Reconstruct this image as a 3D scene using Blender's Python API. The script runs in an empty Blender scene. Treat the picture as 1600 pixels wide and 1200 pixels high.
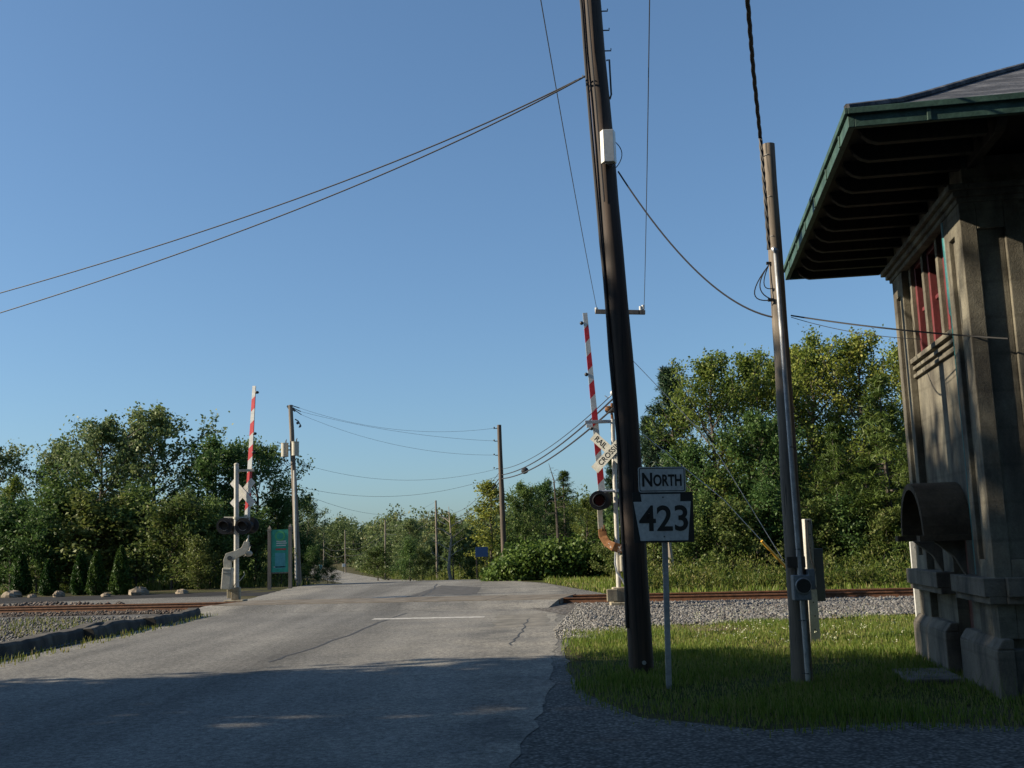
import bpy, math, random
import numpy as np
from mathutils import Vector, Matrix

# ------------------------------------------------------------------ camera, sky, sun, exposure
SC = bpy.context.scene
COL = SC.collection
F, CX, CY, EYE = 1650.0, 800.0, 600.0, 1.6          # focal length in photo pixels (1600 wide)
PITCH, ROLL = math.atan(250 / 1650), 0.032
cam = bpy.data.cameras.new("camera"); cam_o = bpy.data.objects.new("camera", cam); COL.objects.link(cam_o)
cam.sensor_width = 36.0; cam.lens = 36.0 * F / 1600.0
cam.clip_start, cam.clip_end = 0.05, 3000
CAM = Matrix.Translation((0, 0, EYE)) @ Matrix.Rotation(math.pi / 2 + PITCH, 4, 'X') @ Matrix.Rotation(-ROLL, 4, 'Z')
cam_o.matrix_world = CAM
SC.camera = cam_o

SUN_EL, SUN_AZ = math.radians(26), math.radians(3)   # sun low in the west = from the left, a little behind us
sun_dir = Vector((-math.cos(SUN_EL) * math.cos(SUN_AZ), -math.cos(SUN_EL) * math.sin(SUN_AZ), math.sin(SUN_EL)))
W = bpy.data.worlds.new("World"); SC.world = W; W.use_nodes = True
wn = W.node_tree.nodes; wl = W.node_tree.links
bg = wn["Background"]; bg.inputs[1].default_value = 0.103
sky = wn.new("ShaderNodeTexSky"); sky.sky_type = 'NISHITA'; sky.sun_disc = False
sky.sun_elevation = SUN_EL; sky.sun_rotation = math.atan2(sun_dir.x, sun_dir.y)
sky.air_density = 1.0; sky.dust_density = 1.0; sky.ozone_density = 1.6; sky.altitude = 100
gm_ = wn.new("ShaderNodeGamma"); gm_.inputs[1].default_value = .78; wl.new(sky.outputs[0], gm_.inputs[0])
wb_ = wn.new("ShaderNodeMix"); wb_.data_type = 'RGBA'; wb_.blend_type = 'MULTIPLY'; wb_.inputs[0].default_value = 1.0   # the phone's cool white balance
wb_.inputs[7].default_value = (.58, .8, 1.01, 1); wl.new(gm_.outputs[0], wb_.inputs[6]); wl.new(wb_.outputs[2], bg.inputs[0])
sl = bpy.data.lights.new("sun", 'SUN'); sl.energy = 4.8; sl.angle = math.radians(0.5); sl.color = (1.0, 0.86, 0.66)
sl_o = bpy.data.objects.new("sun", sl); COL.objects.link(sl_o)
sl_o.rotation_euler = sun_dir.to_track_quat('Z', 'Y').to_euler()
SC.view_settings.view_transform = 'Standard'; SC.view_settings.look = 'None'
SC.view_settings.exposure = 0.9; SC.view_settings.gamma = 1.0
SC.cycles.max_bounces = 6; SC.cycles.diffuse_bounces = 3; SC.cycles.transparent_max_bounces = 8
SC.cycles.use_denoising = True

RNG = np.random.default_rng(423); random.seed(423)

# ------------------------------------------------------------------ places: photo pixel -> point of the world
def ray(px, py):
    return (CAM.to_3x3() @ Vector(((px - CX) / F, -(py - CY) / F, -1.0)))
def G(px, py, z=0.0):                                 # where the pixel's ray meets height z
    d = ray(px, py); return Vector((0, 0, EYE)) + d * ((z - EYE) / d.z)
def P(px, py, y):                                     # where the pixel's ray meets depth y
    d = ray(px, py); return Vector((0, 0, EYE)) + d * (y / d.y)

HK = [(-200, 0), (47, 0), (51, -.03), (56, -.16), (64, -.48), (80, -1.0), (107, -1.72), (142, -2.5), (203, -2.75), (254, -2.2), (330, -.6), (600, 6), (1500, 10)]
HX, HZ = [k[0] for k in HK], [k[1] for k in HK]
def gz(y): return float(np.interp(y, HX, HZ))

# ------------------------------------------------------------------ materials
def new_mat(name):
    m = bpy.data.materials.new(name); m.use_nodes = True
    nt = m.node_tree; return m, nt, nt.nodes, nt.links, nt.nodes["Principled BSDF"]
def noise(nt, vec, scale, detail=4, rough=.6, dim=None):
    n = nt.nodes.new("ShaderNodeTexNoise"); n.inputs["Scale"].default_value = scale
    n.inputs["Detail"].default_value = detail; n.inputs["Roughness"].default_value = rough
    if vec is not None: nt.links.new(vec, n.inputs["Vector"])
    return n.outputs["Fac"]
def ramp(nt, fac, stops):
    r = nt.nodes.new("ShaderNodeValToRGB"); e = r.color_ramp.elements
    while len(e) < len(stops): e.new(0.5)
    for el, (p, c) in zip(e, stops): el.position = p; el.color = (*c, 1) if len(c) == 3 else c
    nt.links.new(fac, r.inputs[0]); return r.outputs[0]
def mixc(nt, fac, a, b, mode='MIX'):
    n = nt.nodes.new("ShaderNodeMix"); n.data_type = 'RGBA'; n.blend_type = mode
    if isinstance(fac, (int, float)): n.inputs[0].default_value = fac
    else: nt.links.new(fac, n.inputs[0])
    for s, v in ((6, a), (7, b)):
        if isinstance(v, tuple): n.inputs[s].default_value = (*v, 1)
        else: nt.links.new(v, n.inputs[s])
    return n.outputs[2]
def coords(nt, stretch=(1, 1, 1), kind="Object"):
    t = nt.nodes.new("ShaderNodeTexCoord"); mp = nt.nodes.new("ShaderNodeMapping")
    mp.inputs["Scale"].default_value = stretch
    if kind == "World":
        g = nt.nodes.new("ShaderNodeNewGeometry"); nt.links.new(g.outputs["Position"], mp.inputs["Vector"])
    else: nt.links.new(t.outputs[kind], mp.inputs["Vector"])
    return mp.outputs["Vector"]
def bump(nt, b, fac, strength, dist=.02):
    n = nt.nodes.new("ShaderNodeBump"); n.inputs["Strength"].default_value = strength; n.inputs["Distance"].default_value = dist
    nt.links.new(fac, n.inputs["Height"]); nt.links.new(n.outputs[0], b.inputs["Normal"])
def surf(name, c1, c2, scale=6, rough=.7, metal=0., stretch=(1, 1, 1), fine=60, bmp=.25, lo=.35, hi=.65, dirt=None, dirt_scale=2.0, dirt_lo=.55, dirt_hi=.75):
    m, nt, N, L, b = new_mat(name)
    v = coords(nt, stretch)
    c = ramp(nt, noise(nt, v, scale, 6), [(lo, c1), (hi, c2)])
    if dirt is not None:
        d = ramp(nt, noise(nt, v, dirt_scale, 5, .7), [(dirt_lo, (0, 0, 0)), (dirt_hi, (1, 1, 1))])
        c = mixc(nt, d, c, dirt)
    fn = noise(nt, v, fine, 3)
    c = mixc(nt, .35, c, ramp(nt, fn, [(.3, (.3, .3, .3)), (.7, (1, 1, 1))]), 'MULTIPLY')
    L.new(c, b.inputs["Base Color"]); b.inputs["Roughness"].default_value = rough; b.inputs["Metallic"].default_value = metal
    if rough > .78: b.inputs["Specular IOR Level"].default_value = .12
    if bmp: bump(nt, b, fn, bmp, .01)
    return m
def leaf_mat(name, cols, transl=.35, rough=.5):
    m, nt, N, L, b = new_mat(name)
    a = N.new("ShaderNodeAttribute"); a.attribute_name = "tint"
    oi = N.new("ShaderNodeObjectInfo")
    c = ramp(nt, a.outputs["Fac"], [(i / (len(cols) - 1), k) for i, k in enumerate(cols)])
    h = N.new("ShaderNodeHueSaturation"); L.new(c, h.inputs["Color"])
    mr = N.new("ShaderNodeMapRange"); L.new(oi.outputs["Random"], mr.inputs[0])
    mr.inputs[3].default_value = .8; mr.inputs[4].default_value = 1.2; L.new(mr.outputs[0], h.inputs["Value"])
    mr2 = N.new("ShaderNodeMapRange"); L.new(oi.outputs["Random"], mr2.inputs[0])
    mr2.inputs[3].default_value = .52; mr2.inputs[4].default_value = .485; L.new(mr2.outputs[0], h.inputs["Hue"])
    L.new(h.outputs[0], b.inputs["Base Color"]); b.inputs["Roughness"].default_value = rough
    b.inputs["Specular IOR Level"].default_value = .2
    t = N.new("ShaderNodeBsdfTranslucent"); L.new(h.outputs[0], t.inputs[0])
    mx = N.new("ShaderNodeMixShader"); mx.inputs[0].default_value = transl
    L.new(b.outputs[0], mx.inputs[1]); L.new(t.outputs[0], mx.inputs[2])
    L.new(mx.outputs[0], N["Material Output"].inputs[0])
    return m
def plain(name, c, rough=.5, metal=0.):
    m, nt, N, L, b = new_mat(name)
    f = noise(nt, coords(nt), 25, 4)
    k = ramp(nt, f, [(.3, tuple(x * .8 for x in c)), (.7, c)])
    L.new(k, b.inputs["Base Color"]); b.inputs["Roughness"].default_value = rough; b.inputs["Metallic"].default_value = metal
    return m

def road_mat():
    m, nt, N, L, b = new_mat("worn_asphalt")
    v = coords(nt, (1, 1, 1), "World"); vs = coords(nt, (1.0, .05, 1), "World")
    lanes = ramp(nt, noise(nt, vs, .75, 3, .55), [(.34, (.155, .155, .152)), (.66, (.29, .289, .28))])
    big = ramp(nt, noise(nt, v, .28, 5, .65), [(.3, (.7, .7, .7)), (.75, (1.12, 1.1, 1.06))])
    c = mixc(nt, 1.0, lanes, big, 'MULTIPLY')
    sx_ = N.new("ShaderNodeSeparateXYZ"); L.new(v, sx_.inputs[0])   # sand washed to both edges
    e1 = N.new("ShaderNodeMapRange"); L.new(sx_.outputs[0], e1.inputs[0]); e1.inputs[1].default_value = -3.4; e1.inputs[2].default_value = .3
    e2 = N.new("ShaderNodeMapRange"); L.new(sx_.outputs[0], e2.inputs[0]); e2.inputs[1].default_value = -7.3; e2.inputs[2].default_value = -8.3
    ea = N.new("ShaderNodeMath"); ea.operation = 'MAXIMUM'; L.new(e1.outputs[0], ea.inputs[0]); L.new(e2.outputs[0], ea.inputs[1])
    en = N.new("ShaderNodeMath"); en.operation = 'MULTIPLY'; L.new(ea.outputs[0], en.inputs[0]); L.new(ramp(nt, noise(nt, v, .9, 5, .7), [(.38, (0, 0, 0)), (.62, (1, 1, 1))]), en.inputs[1])
    c = mixc(nt, en.outputs[0], c, (.33, .315, .28))
    sp_ = noise(nt, v, 14, 2, .9)
    c = mixc(nt, .7, c, ramp(nt, sp_, [(.36, (.5, .5, .5)), (.64, (1.3, 1.29, 1.26))]), 'MULTIPLY')
    ag = noise(nt, v, 45, 3, .8); ag2 = noise(nt, v, 120, 2, .8)
    c = mixc(nt, .75, c, ramp(nt, ag, [(.3, (.35, .35, .36)), (.7, (1.25, 1.24, 1.2))]), 'MULTIPLY')
    c = mixc(nt, .6, c, ramp(nt, ag2, [(.36, (.4, .4, .4)), (.64, (1.25, 1.25, 1.25))]), 'MULTIPLY')
    # tar patches and cracks
    vo = N.new("ShaderNodeTexVoronoi"); vo.feature = 'DISTANCE_TO_EDGE'; vo.inputs["Scale"].default_value = .33
    wv = N.new("ShaderNodeVectorMath"); wv.operation = 'ADD'
    nn = N.new("ShaderNodeTexNoise"); nn.inputs["Scale"].default_value = 1.2; nn.inputs["Detail"].default_value = 5; L.new(v, nn.inputs["Vector"])
    L.new(v, wv.inputs[0]); L.new(nn.outputs["Color"], wv.inputs[1]); L.new(wv.outputs[0], vo.inputs["Vector"])
    cr = ramp(nt, vo.outputs["Distance"], [(.0, (1, 1, 1)), (.022, (0, 0, 0))])
    msk = ramp(nt, noise(nt, v, .5, 3), [(.5, (0, 0, 0)), (.64, (.32, .32, .32))])
    c = mixc(nt, mixc(nt, 1.0, cr, msk, 'MULTIPLY'), c, (.035, .035, .036))
    L.new(c, b.inputs["Base Color"]); b.inputs["Roughness"].default_value = .9; b.inputs["Specular IOR Level"].default_value = .15
    bump(nt, b, ag, .35, .015)
    return m
def gravel_mat(name, cs, big=(.3, (.75, .75, .75), (1.1, 1.08, 1.04)), scale=22):
    m, nt, N, L, b = new_mat(name)
    v = coords(nt, (1, 1, 1), "World")
    vo = N.new("ShaderNodeTexVoronoi"); vo.inputs["Scale"].default_value = scale; L.new(v, vo.inputs["Vector"])
    sep = N.new("ShaderNodeSeparateColor"); L.new(vo.outputs["Color"], sep.inputs[0])
    c = ramp(nt, sep.outputs[0], [(i / (len(cs) - 1), k) for i, k in enumerate(cs)])
    c = mixc(nt, 1.0, c, ramp(nt, noise(nt, v, big[0], 5), [(.35, big[1]), (.7, big[2])]), 'MULTIPLY')
    c = mixc(nt, .8, c, ramp(nt, vo.outputs["Distance"], [(.15, (1.1, 1.1, 1.1)), (.6, (.35, .35, .35))]), 'MULTIPLY')
    L.new(c, b.inputs["Base Color"]); b.inputs["Roughness"].default_value = .9; b.inputs["Specular IOR Level"].default_value = .15
    bump(nt, b, vo.outputs["Distance"], -.6, .03)
    return m
def soil_mat(name, a, bcol, ccol):
    m, nt, N, L, b = new_mat(name)
    v = coords(nt, (1, 1, 1), "World")
    c = ramp(nt, noise(nt, v, .35, 6, .7), [(.3, a), (.5, bcol), (.72, ccol)])
    f = noise(nt, v, 30, 4, .8)
    c = mixc(nt, .8, c, ramp(nt, f, [(.3, (.35, .35, .35)), (.7, (1.15, 1.15, 1.15))]), 'MULTIPLY')
    L.new(c, b.inputs["Base Color"]); b.inputs["Roughness"].default_value = .95; b.inputs["Specular IOR Level"].default_value = .05
    bump(nt, b, f, .6, .04)
    return m
def wood_mat(name, a, bcol, split=(.02, .018, .016)):
    m, nt, N, L, b = new_mat(name)
    v = coords(nt, (14, 14, .5)); v2 = coords(nt, (2, 2, .6)); v3 = coords(nt, (40, 40, .7))
    c = ramp(nt, noise(nt, v, 1.0, 5, .65), [(.3, a), (.7, bcol)])
    c = mixc(nt, 1.0, c, ramp(nt, noise(nt, v2, 1.0, 5, .7), [(.3, (.55, .55, .58)), (.7, (1.2, 1.15, 1.05))]), 'MULTIPLY')
    cr = noise(nt, v3, 1.0, 3)
    c = mixc(nt, ramp(nt, cr, [(.6, (0, 0, 0)), (.66, (1, 1, 1))]), c, split)
    L.new(c, b.inputs["Base Color"]); b.inputs["Roughness"].default_value = .75
    bump(nt, b, cr, -.5, .01)
    return m
def concrete_mat(name, a, bcol, stain):
    m, nt, N, L, b = new_mat(name)
    v = coords(nt); vs = coords(nt, (3.2, 3.2, 1.1))
    c = ramp(nt, noise(nt, v, 2.2, 7, .65), [(.32, a), (.68, bcol)])
    st = ramp(nt, noise(nt, vs, 1.0, 5, .6), [(.44, (0, 0, 0)), (.66, (1, 1, 1))])
    c = mixc(nt, st, c, stain)
    f = noise(nt, v, 55, 4, .75)
    c = mixc(nt, .55, c, ramp(nt, f, [(.3, (.45, .45, .45)), (.7, (1.1, 1.1, 1.1))]), 'MULTIPLY')
    # faint pour lines
    w = N.new("ShaderNodeTexWave"); w.wave_type = 'BANDS'; w.bands_direction = 'Z'; w.inputs["Scale"].default_value = .85
    w.inputs["Distortion"].default_value = .6; L.new(v, w.inputs["Vector"])
    c = mixc(nt, .3, c, ramp(nt, w.outputs["Fac"], [(.0, (.45, .43, .4)), (.04, (1, 1, 1))]), 'MULTIPLY')
    L.new(c, b.inputs["Base Color"]); b.inputs["Roughness"].default_value = .9
    bump(nt, b, f, .5, .012)
    return m

M = {}
M['road'] = road_mat()
M['side_road'] = surf("dark_asphalt", (.022, .022, .023), (.04, .04, .041), 1.2, .9, fine=60)
M['tar'] = surf('tar_filler', (.03, .03, .03), (.05, .05, .05), 8, .7)
M['side_road2'] = surf('newer_asphalt', (.07, .07, .07), (.12, .118, .115), 3, .9, fine=25)
M['sandy'] = surf('sandy_asphalt', (.14, .135, .12), (.24, .225, .195), 2, .95, fine=20)
M['ground'] = soil_mat("rough_ground", (.05, .06, .02), (.09, .085, .045), (.13, .11, .075))
M['turf'] = soil_mat("turf", (.03, .042, .012), (.055, .07, .018), (.095, .09, .042))
M['dirt'] = soil_mat("bare_dirt", (.13, .1, .065), (.19, .145, .1), (.22, .18, .13))
M['gravel'] = gravel_mat("grey_gravel", [(.085, .085, .083), (.17, .167, .16), (.25, .245, .23)], scale=30)
M['pale_gravel'] = gravel_mat('pale_gravel', [(.12, .118, .11), (.22, .215, .2), (.34, .33, .305)], scale=30)
M['ballast'] = gravel_mat("track_ballast", [(.06, .058, .055), (.13, .12, .11), (.26, .25, .235), (.1, .08, .065)], scale=14)
M['rubble'] = gravel_mat("brown_ballast", [(.05, .042, .035), (.11, .085, .065), (.2, .17, .14), (.08, .055, .04)], scale=12)
M['rust'] = surf("rusty_rail_steel", (.09, .038, .018), (.19, .085, .04), 7, .75, .2, fine=60)
M['railtop'] = plain("worn_rail_head", (.2, .15, .11), .4, .6)
M['tie'] = wood_mat("old_sleeper", (.035, .028, .022), (.08, .062, .048))
M['panel'] = surf("crossing_concrete", (.13, .115, .095), (.21, .19, .16), 2.5, .9, fine=50)
M['paint'] = surf("worn_road_paint", (.28, .27, .25), (.6, .59, .55), 9, .8, fine=70)
M['concrete'] = concrete_mat("old_concrete", (.098, .091, .07), (.228, .21, .158), (.062, .054, .042))
M['concrete_d'] = concrete_mat("weathered_concrete", (.12, .105, .085), (.22, .19, .15), (.06, .055, .045))
M['pedestal'] = concrete_mat("pale_concrete", (.3, .26, .18), (.42, .37, .26), (.16, .13, .09))
M['barrier'] = concrete_mat("dirty_concrete_kerb", (.035, .03, .024), (.1, .088, .07), (.02, .019, .016))
M['creosote'] = wood_mat("creosoted_wood", (.014, .011, .01), (.075, .05, .037), (.006, .005, .005))
M['greywood'] = wood_mat("silvered_wood", (.11, .094, .078), (.24, .208, .172))
M['brownwood'] = wood_mat("brown_wood", (.05, .038, .03), (.12, .09, .066))
M['white_metal'] = surf("white_painted_steel", (.42, .4, .35), (.55, .53, .48), 5, .5, fine=40, dirt=(.25, .21, .15), dirt_lo=.62, dirt_hi=.8)
M['cream_metal'] = surf("cream_painted_steel", (.4, .37, .29), (.5, .47, .38), 6, .55, fine=40, dirt=(.25, .2, .13), dirt_lo=.6, dirt_hi=.78)
M['rusty_paint'] = surf("rusted_painted_steel", (.13, .058, .026), (.25, .125, .055), 9, .8, fine=60, dirt=(.45, .43, .4), dirt_scale=5, dirt_lo=.58, dirt_hi=.64)
M['galv'] = surf("galvanised_steel", (.32, .34, .37), (.48, .5, .53), 8, .45, .5, fine=40, bmp=0)
M['dkgrey'] = plain("dark_grey_enamel", (.055, .065, .07), .5)
M['boxgrey'] = surf("grey_enamel_box", (.15, .17, .19), (.22, .24, .26), 5, .5, fine=40)
M['white_box'] = plain("white_enamel_box", (.72, .72, .68), .4)
M['black'] = plain("black_enamel", (.012, .012, .013), .5)
M['black_sign'] = plain("black_sign_paint", (.01, .01, .011), .45)
M['cable'] = plain("black_cable", (.018, .018, .02), .6)
M['wire'] = plain("weathered_wire", (.06, .062, .065), .5)
M['white_sign'] = surf("white_sign_sheeting", (.5, .51, .5), (.62, .63, .61), 8, .5, fine=30, bmp=0)
M['buck'] = surf("aged_white_sheeting", (.52, .51, .44), (.66, .65, .57), 7, .5, fine=30, bmp=0)
M['buck_back'] = surf("dull_aluminium_back", (.5, .49, .46), (.62, .6, .56), 7, .5, fine=30, bmp=0)
M['red'] = surf("red_reflective", (.5, .02, .03), (.62, .035, .045), 8, .45, fine=30, bmp=0)
M['lens'] = plain("dark_red_lens", (.05, .004, .005), .15)
M['green_sign'] = surf("green_sign_face", (.018, .22, .15), (.03, .33, .23), 2.5, .5, fine=20, bmp=0)
M['ltgreen'] = plain("light_green_emblem", (.07, .34, .12), .5)
M['ltblue'] = surf("pale_blue_print", (.05, .24, .26), (.09, .33, .36), 4, .5, bmp=0)
M['red_print'] = plain("red_print", (.4, .05, .04), .5)
M['yellow'] = plain("yellow_plastic_guard", (.68, .36, .03), .5)
M['blue'] = plain("blue_board", (.04, .1, .24), .5)
M['insul'] = plain("pale_insulator", (.55, .56, .55), .25)
M['teal'] = surf("teal_painted_downpipe", (.012, .1, .11), (.025, .17, .18), 6, .5, fine=40)
M['copper'] = surf("green_copper_gutter", (.02, .052, .04), (.05, .108, .084), 5, .6, .1, fine=40)
M['winred'] = surf("dark_red_window_paint", (.1, .016, .02), (.17, .028, .032), 8, .6, fine=40)
M['door'] = surf("dark_brown_door_paint", (.07, .022, .016), (.11, .036, .026), 8, .65, fine=40)
M['glass'] = plain("dark_old_glass", (.012, .014, .016), .08)
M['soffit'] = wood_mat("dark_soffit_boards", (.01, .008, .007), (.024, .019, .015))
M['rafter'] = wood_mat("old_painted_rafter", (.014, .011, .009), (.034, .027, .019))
M['canopy'] = surf('brown_canopy', (.075, .056, .038), (.14, .105, .072), 3, .8, fine=40)
M['stone'] = surf("pale_boulder", (.17, .14, .105), (.34, .28, .21), 4, .9, fine=30, bmp=.5)
M['bark'] = wood_mat("tree_bark", (.045, .036, .028), (.1, .082, .064))
M['palebark'] = wood_mat("pale_bark", (.32, .27, .21), (.5, .43, .34))
def shingle():
    m, nt, N, L, b = new_mat("weathered_shingles")
    v = coords(nt)
    br = N.new("ShaderNodeTexBrick"); br.inputs["Scale"].default_value = 4.0; br.inputs["Mortar Size"].default_value = .012
    br.inputs["Color1"].default_value = (.026, .03, .04, 1); br.inputs["Color2"].default_value = (.046, .052, .066, 1); br.inputs["Mortar"].default_value = (.02, .02, .02, 1)
    L.new(v, br.inputs["Vector"])
    c = mixc(nt, ramp(nt, noise(nt, coords(nt, (1, 2.5, 2.5)), 1.6, 6, .7), [(.48, (0, 0, 0)), (.66, (1, 1, 1))]), br.outputs[0], (.13, .135, .15))
    L.new(c, b.inputs["Base Color"]); b.inputs["Roughness"].default_value = .85
    bump(nt, b, noise(nt, v, 30, 4), .5)
    return m
M['shingle'] = shingle()
M['leafA'] = leaf_mat("silvery_leaves", [(.072, .108, .034), (.132, .180, .060), (.204, .246, .096), (.300, .336, .168)])
M['leafB'] = leaf_mat("dark_leaves", [(0.043, 0.084, 0.024), (0.084, 0.143, 0.037), (0.151, 0.210, 0.058)])
M['leafC'] = leaf_mat("yellow_green_leaves", [(0.075, 0.110, 0.021), (0.143, 0.186, 0.032), (0.218, 0.250, 0.047), (0.299, 0.296, 0.067)])
M['leafU'] = leaf_mat("undergrowth_leaves", [(.05, .075, .02), (.09, .125, .03), (.13, .165, .042), (.16, .16, .06)])
M['leafK'] = leaf_mat("knotweed_leaves", [(0.061, 0.102, 0.020), (0.112, 0.168, 0.031), (0.173, 0.224, 0.051)])
M['pine'] = leaf_mat("pine_needles", [(.014, .034, .016), (.028, .058, .026), (.052, .088, .038)], .15)
M['spruce'] = leaf_mat("hemlock_needles", [(.027, .054, .012), (.057, .096, .018), (.112, .150, .030)], .25)
M['cedar'] = leaf_mat("cedar_sprays", [(.015, .042, .008), (.034, .075, .012), (.06, .105, .018)], .2)
M['far'] = leaf_mat("hazed_far_leaves", [(.069, .098, .037), (.119, .156, .056), (.181, .213, .075), (.200, .175, .081)])  # distance haze put into the leaf colours: brighter and less saturated
M['grass'] = leaf_mat("grass_blades", [(.055, .1, .015), (.1, .165, .022), (.17, .215, .04), (.25, .22, .09)], .4)
M['weeds'] = leaf_mat("tall_weeds", [(.05, .085, .015), (.095, .13, .022), (.15, .16, .035), (.2, .18, .07)], .4)
M['flower'] = plain("white_flower_heads", (.5, .52, .36), .8)

# ------------------------------------------------------------------ building blocks
def tag(o, label=None, cat=None, group=None, kind=None):
    if label: o['label'] = label
    if cat: o['category'] = cat
    if group: o['group'] = group
    if kind: o['kind'] = kind
    return o
def empty(name, loc, rz=0.0, label=None, cat=None, group=None):
    o = bpy.data.objects.new(name, None); COL.objects.link(o); o.empty_display_size = .2
    o.location = loc; o.rotation_euler = (0, 0, rz)
    return tag(o, label, cat, group)
def V3(*a): return np.array(a, float)
class MB:
    def __init__(s): s.v = []; s.f = []; s.mi = []
    def add(s, vs, fs, mi=0):
        k = len(s.v); s.v += [tuple(float(c) for c in p) for p in vs]
        s.f += [tuple(i + k for i in q) for q in fs]; s.mi += [mi] * len(fs); return s
    def box(s, c, d, R=None, mi=0):
        x, y, z = d[0] / 2, d[1] / 2, d[2] / 2
        q = [Vector((a, b_, e)) for e in (-z, z) for b_ in (-y, y) for a in (-x, x)]
        if R is not None: q = [R @ p for p in q]
        c = Vector(c)
        return s.add([p + c for p in q], [(0, 2, 3, 1), (4, 5, 7, 6), (0, 1, 5, 4), (2, 6, 7, 3), (0, 4, 6, 2), (1, 3, 7, 5)], mi)
    def bb(s, x0, x1, y0, y1, z0, z1, mi=0):
        return s.box(((x0 + x1) / 2, (y0 + y1) / 2, (z0 + z1) / 2), (x1 - x0, y1 - y0, z1 - z0), None, mi)
    def tube(s, pts, r, n=8, caps=True, mi=0):
        pts = [Vector(p) for p in pts]; m = len(pts)
        rs = r if isinstance(r, (list, tuple)) else [r] * m
        k0 = len(s.v); vs = []; up = None
        for i, p in enumerate(pts):
            t = (pts[min(i + 1, m - 1)] - pts[max(i - 1, 0)]).normalized()
            if up is None: up = t.orthogonal().normalized()
            else:
                up = (up - t * up.dot(t))
                up = up.normalized() if up.length > 1e-6 else t.orthogonal().normalized()
            w = t.cross(up)
            for j in range(n):
                a = 2 * math.pi * j / n; vs.append(p + (up * math.cos(a) + w * math.sin(a)) * rs[i])
        fs = []
        for i in range(m - 1):
            for j in range(n):
                a, b_ = i * n + j, i * n + (j + 1) % n; fs.append((a, b_, b_ + n, a + n))
        if caps: fs += [tuple(range(n - 1, -1, -1)), tuple(range((m - 1) * n, m * n))]
        return s.add(vs, fs, mi)
    def disc(s, c, axis, r, h, n=20, mi=0, r2=None):
        c = Vector(c); a = Vector(axis).normalized()
        return s.tube([c - a * h / 2, c + a * h / 2], [r, r if r2 is None else r2], n, True, mi)
    def prism(s, outline, depth_axis, d0, d1, mi=0):
        # outline: list of (u,w); depth_axis 'x' -> points (d,u,w); 'y' -> (u,d,w); 'z' -> (u,w,d)
        def mk(u, w, d): return (d, u, w) if depth_axis == 'x' else ((u, d, w) if depth_axis == 'y' else (u, w, d))
        n = len(outline); vs = [mk(u, w, d0) for u, w in outline] + [mk(u, w, d1) for u, w in outline]
        fs = [tuple(range(n)), tuple(range(2 * n - 1, n - 1, -1))] + [(i, i + n, (i + 1) % n + n, (i + 1) % n) for i in range(n)]
        return s.add(vs, fs, mi)
    def blob(s, c, r, n=10, rows=6, jit=0.0, rng=None, mi=0):
        c = Vector(c); r = (r, r, r) if isinstance(r, (int, float)) else r; vs = []; fs = []
        rng = rng or RNG
        for i in range(rows + 1):
            t = math.pi * i / rows
            for j in range(n):
                a = 2 * math.pi * j / n; k = 1 + (rng.uniform(-jit, jit) if 0 < i < rows else 0)
                vs.append(c + Vector((math.sin(t) * math.cos(a) * r[0] * k, math.sin(t) * math.sin(a) * r[1] * k, math.cos(t) * r[2] * k)))
        for i in range(rows):
            for j in range(n):
                a, b_ = i * n + j, i * n + (j + 1) % n; fs.append((a, a + n, b_ + n, b_))
        return s.add(vs, fs, mi)
    def mesh(s, name, mats, smooth=False):
        me = bpy.data.meshes.new(name); me.from_pydata(s.v, [], s.f)
        mats = mats if isinstance(mats, (list, tuple)) else [mats]
        for m in mats: me.materials.append(m)
        if len(mats) > 1: me.polygons.foreach_set("material_index", s.mi)
        bmfix(me)
        if smooth:
            me.polygons.foreach_set("use_smooth", [True] * len(me.polygons))
            try: me.set_sharp_from_angle(angle=math.radians(40))
            except Exception: pass
        me.update(); return me
    def build(s, name, mats, parent=None, smooth=False, bevel=0.0):
        o = bpy.data.objects.new(name, s.mesh(name, mats, smooth)); COL.objects.link(o)
        if parent: o.parent = parent
        if bevel:
            b = o.modifiers.new("bevel", 'BEVEL'); b.width = bevel; b.segments = 2; b.limit_method = 'ANGLE'
        return o
import bmesh
def bmfix(me):
    bm = bmesh.new(); bm.from_mesh(me); bmesh.ops.recalc_face_normals(bm, faces=bm.faces); bm.to_mesh(me); bm.free()
def mesh_np(name, verts, faces_n, mat, tint=None):        # faces_n: (nfaces, k) int array
    me = bpy.data.meshes.new(name); nv, (nf, k) = len(verts), faces_n.shape
    me.vertices.add(nv); me.vertices.foreach_set("co", np.asarray(verts, np.float32).ravel())
    me.loops.add(nf * k); me.loops.foreach_set("vertex_index", faces_n.astype(np.int32).ravel())
    me.polygons.add(nf); me.polygons.foreach_set("loop_start", np.arange(0, nf * k, k, dtype=np.int32))
    me.update(calc_edges=True)
    if tint is not None:
        a = me.attributes.new("tint", 'FLOAT', 'FACE'); a.data.foreach_set("value", np.asarray(tint, np.float32))
    me.materials.append(mat); return me
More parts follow.
